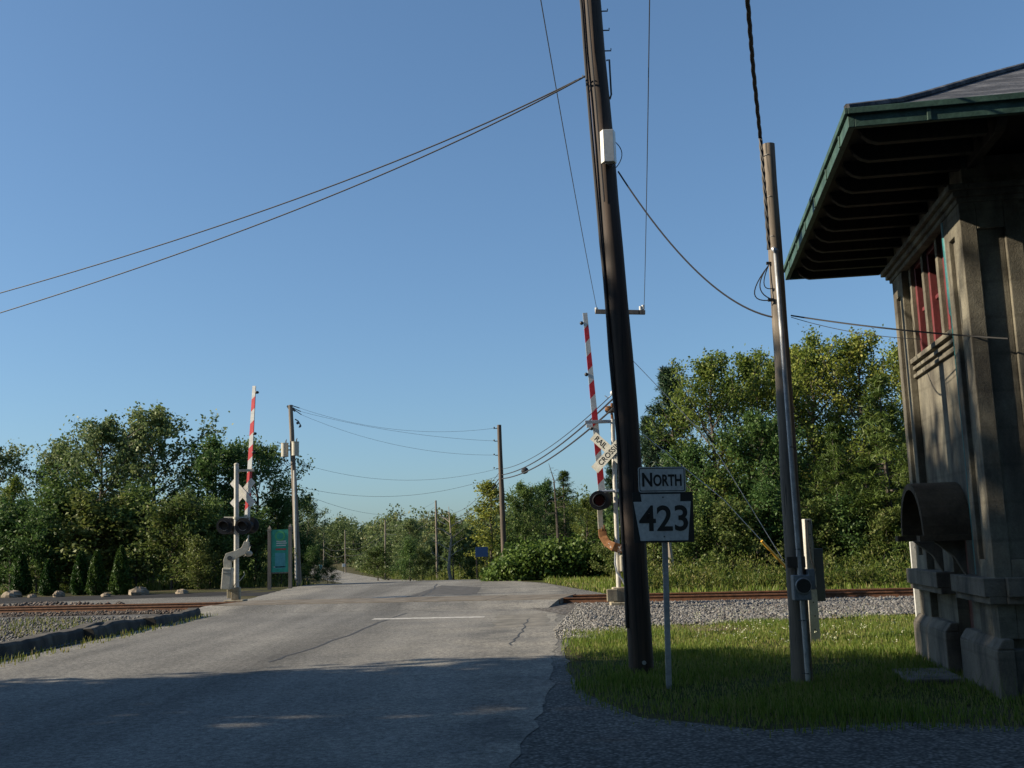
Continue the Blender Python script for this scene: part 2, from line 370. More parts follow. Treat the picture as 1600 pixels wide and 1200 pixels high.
def leaves(name, C, size, aspect, mat, rng, tint=None, nbias=(0, 0, .5), direct=None, vary=.35):
    """C: N x 3 leaf centres; diamond leaves"""
    C = np.asarray(C, float); n = len(C)
    nr = rng.normal(size=(n, 3)) + np.array(nbias); nr /= np.linalg.norm(nr, axis=1)[:, None]
    a = rng.normal(size=(n, 3)) if direct is None else np.asarray(direct) + rng.normal(size=(n, 3)) * .35
    a -= nr * (a * nr).sum(1)[:, None]; a /= np.linalg.norm(a, axis=1)[:, None] + 1e-9
    b = np.cross(nr, a)
    L = size * (1 + rng.uniform(-vary, vary, n))[:, None]; w = L * aspect
    bend = nr * L * .12
    v = np.stack([C - a * L / 2, C + b * w / 2 + bend, C + a * L / 2, C - b * w / 2 + bend], 1).reshape(-1, 3)
    f = np.arange(n * 4).reshape(n, 4)
    return mesh_np(name, v, f, mat, rng.uniform(0, 1, n) if tint is None else tint)
def text(body, size, bold=0.0, sx=1.0):
    cu = bpy.data.curves.new("t", 'FONT'); cu.body = body; cu.size = size; cu.offset = bold; cu.align_x = 'CENTER'; cu.align_y = 'CENTER'
    cu.extrude = .0015; cu.resolution_u = 4
    o = bpy.data.objects.new("t", cu); COL.objects.link(o)
    dg = bpy.context.evaluated_depsgraph_get(); me = bpy.data.meshes.new_from_object(o.evaluated_get(dg))
    bpy.data.objects.remove(o); bpy.data.curves.remove(cu)
    me.transform(Matrix.Diagonal((sx, 1, 1, 1))); return me
def text_fit(body, w_, h_, bold=0.0):                    # lettering scaled to a measured width and height, centred
    me = text(body, h_ * 1.4, bold); xs_ = [v.co.x for v in me.vertices]; ys_ = [v.co.y for v in me.vertices]
    me.transform(Matrix.Translation((-(min(xs_) + max(xs_)) / 2, -(min(ys_) + max(ys_)) / 2, 0)))
    me.transform(Matrix.Diagonal((w_ / (max(xs_) - min(xs_)), h_ / (max(ys_) - min(ys_)), 1, 1))); return me
FACE_CAM = Matrix.Rotation(math.pi / 2, 4, 'X')          # text plane XY -> XZ, facing -Y
def letter(name, me, mat, parent, mtx):
    me.transform(mtx); me.materials.clear(); me.materials.append(mat)
    o = bpy.data.objects.new(name, me); COL.objects.link(o); o.parent = parent; return o
def sheet(name, pts, z, mat, label=None, kind="structure", cat=None, jit=0.0):
    """flat polygon lying dz above the terrain"""
    me = bpy.data.meshes.new(name)
    if jit:                                               # ragged edge
        rg_ = np.random.default_rng(len(pts) * 7 + int(z * 1e4)); out = []
        for i, p in enumerate(pts):
            p, q_ = np.array(p[:2], float), np.array(pts[(i + 1) % len(pts)][:2], float); L_ = np.linalg.norm(q_ - p); k_ = int(min(60, max(1, L_ / .35))) if max(abs(p).max(), abs(q_).max()) < 40 else 1
            for j in range(k_): out.append(p + (q_ - p) * j / k_ + (rg_.normal(size=2) * jit if k_ > 1 else 0))
        pts = out
    me.from_pydata([(p[0], p[1], gz(p[1]) + z) for p in pts], [], [tuple(range(len(pts)))])
    me.materials.append(mat); bmfix(me)
    if me.polygons[0].normal.z < 0: me.flip_normals()
    o = bpy.data.objects.new(name, me); COL.objects.link(o)
    return tag(o, label, cat, None, kind)
def para(p0, p1, p2, n=20, t1=.5):                        # parabola through three points
    p0, p1, p2 = Vector(p0), Vector(p1), Vector(p2); out = []
    for i in range(n + 1):
        t = i / n
        out.append(p0 * ((t - t1) * (t - 1) / (t1)) + p1 * (t * (t - 1) / (t1 * (t1 - 1))) + p2 * (t * (t - t1) / (1 - t1)))
    return out
def wire(name, pts, r, mat, label, cat="wire", group=None):
    o = MB().tube(pts, r, 5).build(name, mat, None, True); return tag(o, label, cat, group)
def sagged(a, b, sag, n=20):
    a, b = Vector(a), Vector(b); m = (a + b) / 2 - Vector((0, 0, sag)); return para(a, m, b, n)

# ------------------------------------------------------------------ ground and road
ys = sorted(set([-60, -30, -10, 0, 5, 10, 15, 20, 25, 30, 35, 40] + [h for h in HX if -60 < h < 1500] + [300, 450, 800, 1500]))
xs = [-900, -400, -200, -100, -60, -40, -25, -15, -10, -5, 0, 5, 10, 15, 25, 40, 60, 100, 200, 400, 900]
b = MB(); b.v = [(float(x), float(y), gz(y)) for y in ys for x in xs]; nx = len(xs)
b.f = [(j * nx + i, j * nx + i + 1, (j + 1) * nx + i + 1, (j + 1) * nx + i) for j in range(len(ys) - 1) for i in range(nx - 1)]; b.mi = [0] * len(b.f)
tag(b.build("ground", M['ground']), None, None, None, "structure")

EDGE = np.random.default_rng(9)
RL = [(-60, -8.4), (10, -8.2), (28, -8.3), (35.5, -9.2), (47, -10.0), (51, -10.1), (56, -10.6), (64, -11.6), (80, -13.5), (107, -17.5), (142, -25.0), (203, -39.5), (222, -45), (254, -54), (330, -80)]
RR = [(-60, -.2), (8, -.1), (11, .25), (17, .55), (28, 1.05), (36, 1.5), (40, 1.35), (44, .6), (47, -.2), (51, -1.6), (56, -2.8), (64, -4.2), (80, -6.0), (107, -9.4), (142, -17.6), (203, -32.5), (222, -37.5), (254, -46), (330, -71)]
def rx(tab, y): return float(np.interp(y, [t[0] for t in tab], [t[1] for t in tab]))
ry = sorted(set([t[0] for t in RL] + [t[0] for t in RR] + HX[1:11] + [float(v) for v in np.arange(0, 50, .4)]))
ry = [y for y in ry if y <= 330]
b = MB()
for y in ry:
    for k in range(5):
        t = k / 4; b.v.append((rx(RL, y) * (1 - t) + rx(RR, y) * t + (EDGE.normal() * .03 if k in (0, 4) and 0 < y < 50 else 0), y, gz(y) + .012))
b.f = [(j * 5 + k, j * 5 + k + 1, (j + 1) * 5 + k + 1, (j + 1) * 5 + k) for j in range(len(ry) - 1) for k in range(4)]; b.mi = [0] * len(b.f)
tag(b.build("road", M['road']), None, None, None, "structure")
# gravel drive in front, gravel shoulder by the crossing
g = [G(*q) for q in ((885, 990), (880, 1012), (888, 1050), (915, 1085), (1000, 1122), (1200, 1142), (1430, 1128), (1640, 1140))]
sheet("gravel_drive", [(-.3, -20), (-.2, 9), (.1, 11), (.4, 17), (.6, 19.5)] + [(p.x, p.y) for p in g] + [(14, 8.5), (14, -20)], .006, M['gravel'])
sheet("gravel_shoulder", [(.1, 14.0), (.5, 14.2)] + [tuple(G(*q)[:2]) for q in ((884, 1030), (886, 1010), (890, 992), (960, 980), (1000, 973), (1000, 945), (1000, 935), (905, 921), (850, 911), (780, 905.5))] + [(-1.0, 48.5), (0, 42), (.9, 30), (.5, 19), (.3, 16)], .0085, M['pale_gravel'], jit=.05)
lawn_pts = [tuple(p[:2]) for p in g] + [(9, 9.0), (14, 10), (14, 21.5)] + [tuple(G(*q)[:2]) for q in ((1430, 958), (1250, 968), (1100, 977), (1000, 982), (930, 985))]
turf_pts = [tuple(G(*q)[:2]) for q in ((915, 985), (905, 1012), (920, 1045), (950, 1070), (1040, 1098), (1200, 1114), (1430, 1102))] + lawn_pts[8:]
sheet("lawn", turf_pts, .010, M['turf'], jit=.13)
sheet("dirt_strip", [tuple(G(*q)[:2]) for q in ((925, 986), (1000, 992), (1110, 989), (1180, 983), (1110, 974), (1000, 976), (950, 979))], .019, M['dirt'], jit=.1)
sheet("verge", [tuple(G(*q)[:2]) for q in ((880, 915), (960, 931), (1000, 930))] + [(10, 30.2), (26, 27), (60, 24), (60, 70), (3, 60), (-.5, 49.5), (.3, 47)], .009, M['turf'])
# railway: the near rail runs through two measured points
TA, TB = Vector((-15.6, 32.4, 0)), Vector((9.66, 26.5, 0))
td = (TB - TA).normalized(); tn = Vector((-td.y, td.x, 0))   # tn points away from us
def T(s, o, z=0): return Vector((1.0, 28.5, 0)) + td * s + tn * o + Vector((0, 0, z))
sheet("ballast_bed", [tuple(T(-.5, -1.6)[:2])] + [tuple(G(*q)[:2]) for q in ((960, 976), (1000, 974), (1100, 976), (1250, 968), (1430, 957))] + [(16, 20.5), (34, 17), (34, 24.5)] + [tuple(T(8, 2.6)[:2]), tuple(T(-.3, 2.6)[:2])], .016, M['ballast'])
sheet("brown_trackbed", [tuple(T(s, o)[:2]) for s, o in ((-9.8, -1.3), (-9.8, 2.6), (-45, 3.4), (-45, -2.2), (-18, -1.9))], .016, M['rubble'])
sheet("gravel_yard", [(-8.4, 14), (-8.5, 27.5), tuple(T(-9.8, -1.3)[:2]), tuple(T(-18, -1.9)[:2]), tuple(T(-45, -2.2)[:2]), (-45, 14)], .008, M['gravel'])
sr = [G(*q) for q in ((375, 931.5), (300, 933), (150, 938), (0, 944), (0, 934.5), (150, 931), (300, 927), (375, 924.5), (430, 921), (520, 913))]
sheet("gravel_strip", [tuple(G(*q)[:2]) for q in ((372, 946), (376, 930), (300, 932), (150, 937), (0, 943), (0, 950), (200, 950), (320, 950))], .0075, M["pale_gravel"], jit=.06)
sheet("side_road", [(-9.4, 39.5)] + [tuple(p[:2]) for p in sr[:4]] + [(-60, 46), (-60, 56)] + [tuple(p[:2]) for p in sr[4:]] + [(-9.9, 51), (-9.9, 44)], .009, M['side_road'])
# crossing apron, panels, rails
b = MB()
prof = [(-1.9, .014), (-.5, .145), (1.97, .145), (2.7, .014)]
for o, z in prof: b.v += [tuple(T(-10.0, o, z)), tuple(T(0.15, o, z))]
b.f = [(i * 2, i * 2 + 1, i * 2 + 3, i * 2 + 2) for i in range(3)]; b.mi = [0] * 3
for e in (0, 1): b.add([tuple(T((-10.0, .15)[e], o, z)) for o, z in prof] + [tuple(T((-10.0, .15)[e], o, -.02)) for o, z in prof], [(i, i + 1, i + 5, i + 4) for i in range(3)])
tag(b.build("crossing_apron", M['road']), None, None, None, "structure")
for k in range(5):
    for (o0, o1) in ((-.46, -.045), (.045, 1.39), (1.48, 1.92)):
        q = [T(-9.8 + 2 * k + .01, o0), T(-9.8 + 2 * k + 1.99, o0), T(-9.8 + 2 * k + 1.99, o1), T(-9.8 + 2 * k + .01, o1)]
        bb_ = MB().add([(*p[:2], .02) for p in q] + [(*p[:2], .161) for p in q], [(0, 1, 2, 3), (4, 5, 6, 7), (0, 1, 5, 4), (1, 2, 6, 5), (2, 3, 7, 6), (3, 0, 4, 7)])
        tag(bb_.build("crossing_panel", M['panel'], None, False, .008), None, None, None, "structure")
def rail(o, s0, s1, label):
    R = MB(); a = math.atan2(td.y, td.x)
    pr_ = [(-.07, .0), (.07, .0), (.07, .018), (.012, .03), (.012, .118), (.036, .128), (.036, .158), (-.036, .158), (-.036, .128), (-.012, .118), (-.012, .03), (-.07, .018)]
    n = len(pr_); vs = []
    for s in (s0, s1): vs += [tuple(T(s, o + u, w)) for u, w in pr_]
    R.add(vs, [tuple(range(n)), tuple(range(2 * n - 1, n - 1, -1))] + [(i, (i + 1) % n, (i + 1) % n + n, i + n) for i in range(n)], 0)
    s = s0 + 1.2
    while s < min(s1, 20):
        for e in (-.04, .04): R.box(T(s, o + e, .035), (.5, .02, .06), Matrix.Rotation(a, 3, 'Z'))
        s += 6.5
    tag(R.build("rail", M['rust']), label, "rail", "rails of the level crossing track")
rail(0.0, -45, 40, "rusty near rail of the railway track crossing the road")
rail(1.435, -45, 40, "rusty far rail of the railway track crossing the road")
a = math.atan2(td.y, td.x); s = .6; k = 0
tie_me = MB().box((0, 0, 0), (.22, 2.5, .1)).mesh("sleeper", M['tie'])
for s in list(np.arange(.5, 12, .6)) + list(np.arange(-10.4, -17, -.6)):
    o = bpy.data.objects.new("sleeper", tie_me); COL.objects.link(o)
    o.location = T(s + random.uniform(-.04, .04), .72, -.02); o.rotation_euler = (0, 0, a + random.uniform(-.03, .03))
    tag(o, "dark wooden sleeper half buried in the stone ballast under the rails", "sleeper", "sleepers under the rails")
# tar seams and patches
def seam(pts, w_):
    pts = [Vector(p) for p in pts]; fine = []
    for i in range(len(pts) - 1):
        for j in range(8): fine.append(pts[i].lerp(pts[i + 1], j / 8) + Vector((random.gauss(0, .02), 0, 0)))
    L_ = [p - Vector((w_ / 2, 0, 0)) for p in fine]; R_ = [p + Vector((w_ / 2, 0, 0)) for p in fine]
    sheet("tar_seam", [tuple(p[:2]) for p in L_ + R_[::-1]], .0155, M['tar'])
seam([G(*q) for q in ((420, 1036), (520, 1003), (590, 975), (640, 957))], .05)
seam([G(*q) for q in ((660, 932), (676, 922), (684, 912))], .06)
seam([G(*q) for q in ((800, 1010), (815, 985), (828, 965))], .03)
sheet("asphalt_patch", [tuple(G(*q)[:2]) for q in ((640, 931), (745, 928), (752, 918), (690, 915))], .0145, M['side_road2'], jit=.05)
sheet("asphalt_patch", [tuple(G(*q)[:2]) for q in ((776, 962), (852, 959), (858, 978), (770, 983))], .0145, M['sandy'], jit=.05)
# painted marks
def mark(name, p, w):
    o = sheet(name, [(*q[:2], 0) for q in p], .017, M['paint']); return o
p0, p1 = G(580, 969.5), G(756, 966)
mark("stop_line", [p0, p1, p1 + Vector((.02, .42, 0)), p0 + Vector((.02, .42, 0))], 0)
p0, p1 = G(508, 938.6), G(634, 933.6)
mark("stop_line", [p0, p1, p1 + Vector((0, .4, 0)), p0 + Vector((0, .4, 0))], 0)

# ------------------------------------------------------------------ concrete signal tower on the right
BA = math.radians(8.6)
tw = empty("signal_tower", (4.692, 10.446, 0), -BA, "old grey concrete railway tower with wide dark eaves and red window frames", "building")
WT = 5.39                                                 # wall top / soffit
def part(name, mb, mat, parent=tw, smooth=False, bevel=.008): return mb.build(name, mat, parent, smooth, bevel)
LEN, DEEP = 3.3, 6.2
w = MB()
WIN = [(.64, 1.23), (1.33, 1.93), (2.03, 2.62)]              # window openings along the left wall
Z0, Z1 = 3.74, 4.93
D0, D1, DZ = 1.16, 1.80, 1.5
w.bb(0, .3, 0, D0, -.3, Z0); w.bb(0, .3, D1, LEN, -.3, Z0); w.bb(0, .3, D0, D1, DZ, Z0)
w.bb(0, .3, 0, WIN[0][0], Z0, Z1); w.bb(0, .3, WIN[2][1], LEN, Z0, Z1)
w.bb(0, .3, 0, LEN, Z1, WT)
FW = [(1.35, 2.2), (2.5, 3.35), (4.2, 5.05)]              # front windows, mostly past the edge of the picture
w.bb(.3, DEEP, 0, .3, -.3, Z0); w.bb(.3, FW[0][0], 0, .3, Z0, Z1); w.bb(FW[0][1], FW[1][0], 0, .3, Z0, Z1); w.bb(FW[1][1], FW[2][0], 0, .3, Z0, Z1); w.bb(FW[2][1], DEEP, 0, .3, Z0, Z1)
w.bb(.3, DEEP, 0, .3, Z1, WT)
w.bb(.3, DEEP, LEN - .3, LEN, -.3, WT); w.bb(DEEP - .3, DEEP, .3, LEN - .3, -.3, WT)
part("wall", w, M['concrete'], bevel=0)
def pilaster(x0, x1, y0, y1, face):                       # raised border round a sunken slot
    q = MB(); z0, z1 = .55, 4.885
    if face == 'x':
        for (a0, a1, c0, c1) in ((y0, y0 + .16, z0, z1), (y1 - .16, y1, z0, z1), (y0 + .16, y1 - .16, z1 - .28, z1), (y0 + .16, y1 - .16, z0, 1.3)): q.bb(x0, x1, a0, a1, c0, c1)
        q.bb(x0 + .045, x1, y0 + .16, y1 - .16, 1.3, z1 - .28)
    else:
        for (a0, a1, c0, c1) in ((x0, x0 + .16, z0, z1), (x1 - .16, x1, z0, z1), (x0 + .16, x1 - .16, z1 - .28, z1), (x0 + .16, x1 - .16, z0, 1.3)): q.bb(a0, a1, y0, y1, c0, c1)
        q.bb(x0 + .16, x1 - .16, y0 + .045, y1, 1.3, z1 - .28)
    return q
part("pilaster", pilaster(-.085, 0, 0, .56, 'x'), M['concrete'])
part("pilaster", pilaster(-.085, 0, 2.74, LEN + .01, 'x'), M['concrete'])
part("pilaster", pilaster(-.085, .5, -.085, 0, 'y'), M['concrete'])
part("pilaster", pilaster(.78, 1.2, -.085, 0, 'y'), M['concrete'])
part("pilaster", pilaster(3.45, 4.0, -.085, 0, 'y'), M['concrete'])
q = MB()
for (o, z0, z1) in ((.1, 4.885, 4.94), (.14, 4.94, 5.0), (.19, 5.0, 5.06)):
    q.bb(-o, .0, -o, LEN + o, z0, z1); q.bb(0, DEEP, -o, 0, z0, z1)
part("cornice", q, M['concrete'])
q = MB()
for z in (3.5, 3.6): q.bb(-.045, 0, .665, 2.74, z, z + .045)
q.bb(-.07, 0, .665, 2.74, 3.68, 3.74)
part("window_sill", q, M['concrete'])
part("window_mullion", MB().bb(-.006, .3, 1.23, 1.33, Z0, Z1), M['concrete'])
part("window_mullion", MB().bb(-.006, .3, 1.93, 2.03, Z0, Z1), M['concrete'])
def window(y0, y1, axis):
    fr = MB(); t = .07; d0, d1 = .045, .17
    bx = (lambda a0, a1, c0, c1, e0=d0, e1=d1: fr.bb(e0, e1, a0, a1, c0, c1)) if axis == 'x' else (lambda a0, a1, c0, c1, e0=d0, e1=d1: fr.bb(a0, a1, e0, e1, c0, c1))
    bx(y0, y0 + t, Z0, Z1); bx(y1 - t, y1, Z0, Z1); bx(y0 + t, y1 - t, Z1 - t, Z1); bx(y0 + t, y1 - t, Z0, Z0 + t)
    ym = (Z0 + Z1) / 2; bx(y0 + t, y1 - t, ym - .025, ym + .025, .09, .16)
    f = part("window_frame", fr, M['winred'])
    g_ = MB()
    if axis == 'x': g_.bb(.125, .135, y0 + t, y1 - t, Z0 + t, ym - .025).bb(.125, .135, y0 + t, y1 - t, ym + .025, Z1 - t)
    else: g_.bb(y0 + t, y1 - t, .125, .135, Z0 + t, ym - .025).bb(y0 + t, y1 - t, .125, .135, ym + .025, Z1 - t)
    g_.build("pane", M['glass'], f)
for y0, y1 in WIN: window(y0, y1, 'x')
for y0, y1 in FW: window(y0, y1, 'y')
q = MB()
for y0, y1 in ((-.12, D0), (D1, LEN + .12)):
    q.bb(-.2, 0, y0, y1, .95, 1.13); q.bb(-.16, 0, y0, y1, .88, .95)
q.bb(0, DEEP, -.2, 0, .95, 1.13); q.bb(0, DEEP, -.16, 0, .88, .95)
part("belt_course", q, M['concrete_d'])
q = MB()
for y0, y1 in ((-.2, D0), (D1, LEN + .16)): q.bb(-.16, 0, y0, y1, -.3, .46).prism([(-.16, .46), (0, .46), (0, .56), (-.09, .56)], 'y', y0, y1)
q.bb(0, DEEP, -.16, 0, -.3, .46)
part("plinth", q, M['concrete_d'], bevel=.015)
d = part("door", MB().bb(.12, .17, D0, D1, -.1, DZ), M['door'])
q = MB()
for y0, y1 in ((D0 + .09, D0 + .28), (D0 + .36, D1 - .09)):
    for z0, z1 in ((.15, .65), (.78, 1.35)): q.bb(.105, .12, y0, y1, z0, z1)
q.build("door_panel", M['door'], d)
part("door_step", MB().bb(-.75, -.16, 1.0, 2.0, -.1, .05), M['concrete_d'], bevel=.02)
q = MB(); yc, rr, n = 1.42, .58, 18                       # barrel canopy over the doorway
o1 = [(yc + rr * math.cos(t), 1.55 + rr * 1.0 * math.sin(t)) for t in [math.pi * i / n for i in range(n + 1)]]
o2 = [(yc + (rr - .07) * math.cos(t), 1.55 + (rr - .07) * math.sin(t)) for t in [math.pi * i / n for i in range(n, -1, -1)]]
x0, x1 = -.5, -.01
for i in range(n):
    q.prism([o1[i], o1[i + 1], o2[n - i - 1], o2[n - i]], 'x', x0, x1)
for e in (1, -1): q.bb(x0 - .06, x1, *sorted((yc + e * (rr - .09), yc + e * (rr + .07))), 1.49, 1.549)
part("door_canopy", q, M['canopy'], bevel=0)
q = MB()
for y in (yc - .5, yc + .5):
    part("canopy_bracket", MB().prism([(-.4, 1.49), (-.085, 1.49), (-.085, 1.1), (-.12, 1.16), (-.2, 1.32)], 'y', y - .04, y + .04), M['concrete_d'])
part("downpipe", MB().tube([(-.05, .61, 4.88), (-.05, .61, 3.9), (-.05, .61, 3.86), (-.05, .61, 1.14)], [.045, .045, .03, .03], 10), M['teal'], smooth=True, bevel=0)
# eaves: boarded soffit on rafters, green gutter, shingled hip roof with a bell-cast foot
OL, OF, OB, OR = 1.315, 1.315, 1.315, 1.315
ex0, ex1, ey0, ey1 = -OL, DEEP + OR, -OF, LEN + OB
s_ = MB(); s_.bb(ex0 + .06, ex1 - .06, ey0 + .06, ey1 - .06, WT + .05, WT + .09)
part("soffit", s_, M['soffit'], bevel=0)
def rafter(x, y, dx, dy, L_):                             # tail with an ogee end, running out to the gutter
    prof_ = [(0, -.12), (L_ - .22, -.12), (L_ - .14, -.09), (L_ - .08, -.035), (L_ - .05, .05), (0, .05)]
    R = MB()
    if dx: R.prism([(x + dx * u, WT + w_) for u, w_ in prof_], 'y', y - .045, y + .045)
    else: R.prism([(y + dy * u, WT + w_) for u, w_ in prof_], 'x', x - .045, x + .045)
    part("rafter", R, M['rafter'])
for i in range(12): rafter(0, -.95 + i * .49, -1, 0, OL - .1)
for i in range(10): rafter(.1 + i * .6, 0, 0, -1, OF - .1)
f_ = MB(); z0, z1 = WT - .07, WT + .1
f_.bb(ex0, ex0 + .06, ey0, ey1, z0, z1); f_.bb(ex1 - .06, ex1, ey0, ey1, z0, z1)
f_.bb(ex0 + .06, ex1 - .06, ey0, ey0 + .06, z0, z1); f_.bb(ex0 + .06, ex1 - .06, ey1 - .06, ey1, z0, z1)
f_.bb(ex0 - .03, ex0, ey0 - .03, ey1 + .03, z1 - .05, z1 + .012); f_.bb(ex0, ex1, ey0 - .03, ey0, z1 - .05, z1 + .012)
for i in range(7): f_.bb(ex0 - .012, ex0, ey0 + .5 + .95 * i, ey0 + .54 + .95 * i, z0, z1 - .05)
for i in range(8): f_.bb(ex0 + .7 + .95 * i, ex0 + .74 + .95 * i, ey0 - .012, ey0, z0, z1 - .05)
part("gutter", f_, M['copper'], bevel=.006)
rings = [(a_, WT + .106 + b_) for a_, b_ in ((0, 0), (.3, .13), (.6, .26), (.95, .45), (1.8, .94), (2.955, 1.58))]
r_ = MB()
for dI, z in rings: r_.v += [(ex0 + dI, ey0 + dI, z), (ex1 - dI, ey0 + dI, z), (ex1 - dI, ey1 - dI, z), (ex0 + dI, ey1 - dI, z)]
for i in range(len(rings) - 1): r_.f += [(i * 4 + k, i * 4 + (k + 1) % 4, i * 4 + 4 + (k + 1) % 4, i * 4 + 4 + k) for k in range(4)]
r_.f += [(0, 1, 2, 3), (20, 21, 22, 23)]; r_.mi = [0] * len(r_.f)
rf = part("roof", r_, M['shingle'], bevel=0)
for sx in (0, 1):
    for sy in (0, 1):
        MB().tube([((ex0 + dI) if not sx else (ex1 - dI), (ey0 + dI) if not sy else (ey1 - dI), z + .02) for dI, z in rings], .035, 6).build("hip_cap", M['shingle'], rf, True)

# ------------------------------------------------------------------ near poles and route sign
def pole_thing(name, base, top, r0, r1, mat, label, cat="utility pole", group=None, bury=.3, bend=None):
    base, top = Vector(base), Vector(top)
    t = empty(name, base, 0, label, cat, group)
    d = (top - base); n = 14
    pts = [d * (-bury / d.length)] + [(d * (i / n) if bend is None else bend(i / n)) for i in range(n + 1)]
    rr_ = [r0 * 1.02] + [r0 + (r1 - r0) * i / n for i in range(n + 1)]
    MB().tube([p + Vector((random.uniform(-.006, .006), random.uniform(-.006, .006), 0)) for p in pts], rr_, 16).build("shaft", mat, t, True)
    return t, d
bp_b = Vector((1.46, 13.21, 0)); bp_t = P(919, -60, 13.1); bp_m = P(984, 700, 13.18)
KM = (bp_m.z / bp_t.z)
def bow(t):                                               # the old shaft is slightly bowed
    return ((bp_m - bp_b) * (t / KM)) if t < KM else (bp_m - bp_b).lerp(bp_t - bp_b, (t - KM) / (1 - KM))
bp, bd = pole_thing("utility_pole", bp_b, bp_t, .152, .12, M['creosote'], "thick leaning creosote black pole right beside the route 423 sign", bend=bow)
def along(d, px_y, base, ydepth=None):                     # point on the shaft seen at photo row px_y
    lo, hi = 0.0, 1.0
    at_t = bow if base is bp_b else (lambda t: d * t)
    def row(t):
        v = CAM.inverted() @ (base + at_t(t)); return CY - F * v.y / -v.z
    for _ in range(40):
        m = (lo + hi) / 2
        if row(m) > px_y: lo = m
        else: hi = m
    return at_t(lo)
def strap_box(parent, c, w_, h_, dep, mat, name):          # six-sided cover box
    q = MB(); o = [(-w_ / 2, 0), (-w_ * .32, -dep), (w_ * .32, -dep), (w_ / 2, 0)]
    q.prism([(c.x + u, c.y + v) for u, v in o], 'z', c.z - h_ / 2, c.z + h_ / 2)
    return q.build(name, mat, parent, False, .006)
c = along(bd, 237, bp_b)
strap_box(bp, c + Vector((.035, -.125, 0)), .21, .43, .1, M['white_box'], "white_cabinet")
for y, sx in ((48, 1), (80, 1), (18, 1), (120, -1)):
    c = along(bd, y, bp_b); MB().tube([c + Vector((.1 * sx, 0, 0)), c + Vector((.2 * sx, 0, 0)), c + Vector((.2 * sx, 0, .03))], .009, 6).build("step_bolt", M['dkgrey'], bp)
c0, c1 = along(bd, 95, bp_b), along(bd, 150, bp_b)
MB().tube([c0 + Vector((.13, 0, .0)), c0 + Vector((.165, -.02, 0)), c1 + Vector((.15, -.03, 0)), c1 + Vector((.13, 0, -.05))], .012, 6).build("ground_rod", M['dkgrey'], bp, True)
ds = [along(bd, y, bp_b) for y in range(-40, 1000, 60)]
MB().tube([p + Vector((-.148 + .006 * math.sin(i * 1.7) - (.01 if 3 < i < 6 else 0), -.055, 0)) for i, p in enumerate(ds)], .022, 8).build("cable_riser", M['cable'], bp, True)
MB().tube([p + Vector((-.07, -.135, 0)) for p in ds[:7]], .01, 6).build("ground_wire", M['cable'], bp, True)
c = along(bd, 1000, bp_b); c2 = along(bd, 1040, bp_b)
MB().disc(c2 + Vector((.02, -.157, .05)), (0, 1, 0), .025, .01, 12).build("pole_tag", M['galv'], bp)
c0, c1 = along(bd, 222, bp_b), along(bd, 262, bp_b)
MB().tube(para(c0 + Vector((.13, -.03, 0)), (c0 + c1) / 2 + Vector((.22, -.04, 0)), c1 + Vector((.13, -.05, -.02)), 10), .006, 5).build("loop_wire", M['cable'], bp, True)
c1 = along(bd, 255, bp_b)
MB().tube([c1 + Vector((-.02, -.15, 0)), c1 + Vector((-.01, -.2, -.08)), c1 + Vector((.06, -.19, -.12)), c1 + Vector((.09, -.15, -.06))], .009, 6).build("loop_wire", M['cable'], bp, True)

p2_b = Vector((3.06, 11.87, 0)); p2_t = P(1200, 226, 11.87)
p2, d2 = pole_thing("utility_pole", p2_b, p2_t, .115, .072, M['greywood'], "slim weathered pole with steel conduit and meter box near the tower")
cs = [along(d2, y, p2_b) for y in list(range(400, 1060, 55)) + [1062]]
MB().tube([cs[0] + Vector((-.03, -.06, .07)), cs[0] + Vector((-.01, -.105, .03))] + [p + Vector((-.012 + .04 * (i / 12), -.085 - .042 * (i / 12), 0)) for i, p in enumerate(cs)], .03, 10).build("conduit", M['galv'], p2, True)
for y in (700, 858, 968, 1050):
    c = along(d2, y, p2_b); k = (y - 400) / 660
    MB().tube([c + Vector((-.05, -.05 - .03 * k, 0)), c + Vector((-.012 + .04 * k, -.12 - .045 * k, 0)), c + Vector((.08, -.05 - .03 * k, 0))], .008, 5).build("conduit_strap", M['dkgrey'], p2)
c = along(d2, 917, p2_b)
mb_ = MB().box(c + Vector((.0, -.19, 0)), (.19, .12, .27)).build("meter_box", M['boxgrey'], p2, False, .012)
MB().disc(c + Vector((.01, -.26, .02)), (0, 1, 0), .075, .03, 24).build("meter_socket", M['black'], mb_, True)
MB().tube([c + Vector((.01 + .08 * math.cos(t), -.255, .02 + .08 * math.sin(t))) for t in [i * math.pi / 12 for i in range(25)]], .008, 6).build("meter_ring", M['galv'], mb_, True)
c = along(d2, 905, p2_b); MB().box(c + Vector((.13, -.1, 0)), (.08, .1, .22)).build("side_box", M['boxgrey'], p2, False, .006)
c = along(d2, 878, p2_b); MB().box(c + Vector((-.02, -.11, 0)), (.2, .05, .12)).build("backing_board", M['brownwood'], p2)
for y in (245, 310, 372): c = along(d2, y, p2_b); MB().tube([c + Vector((-.075, -.03, 0)), c + Vector((-.03, -.075, .008))], .006, 5).build("cable_staple", M['black'], p2)
q = MB()                                                   # drip loops at the conduit head
c0, c1, c2 = along(d2, 415, p2_b), along(d2, 452, p2_b), along(d2, 470, p2_b)
q.tube(para(c0 + Vector((-.09, -.03, 0)), c1 + Vector((-.21, -.05, .02)), c2 + Vector((-.07, -.06, 0)), 12), .007, 5)
q.tube(para(c0 + Vector((-.09, -.03, 0)), c1 + Vector((-.27, -.02, -.05)), c2 + Vector((-.07, -.06, 0)), 12), .007, 5)
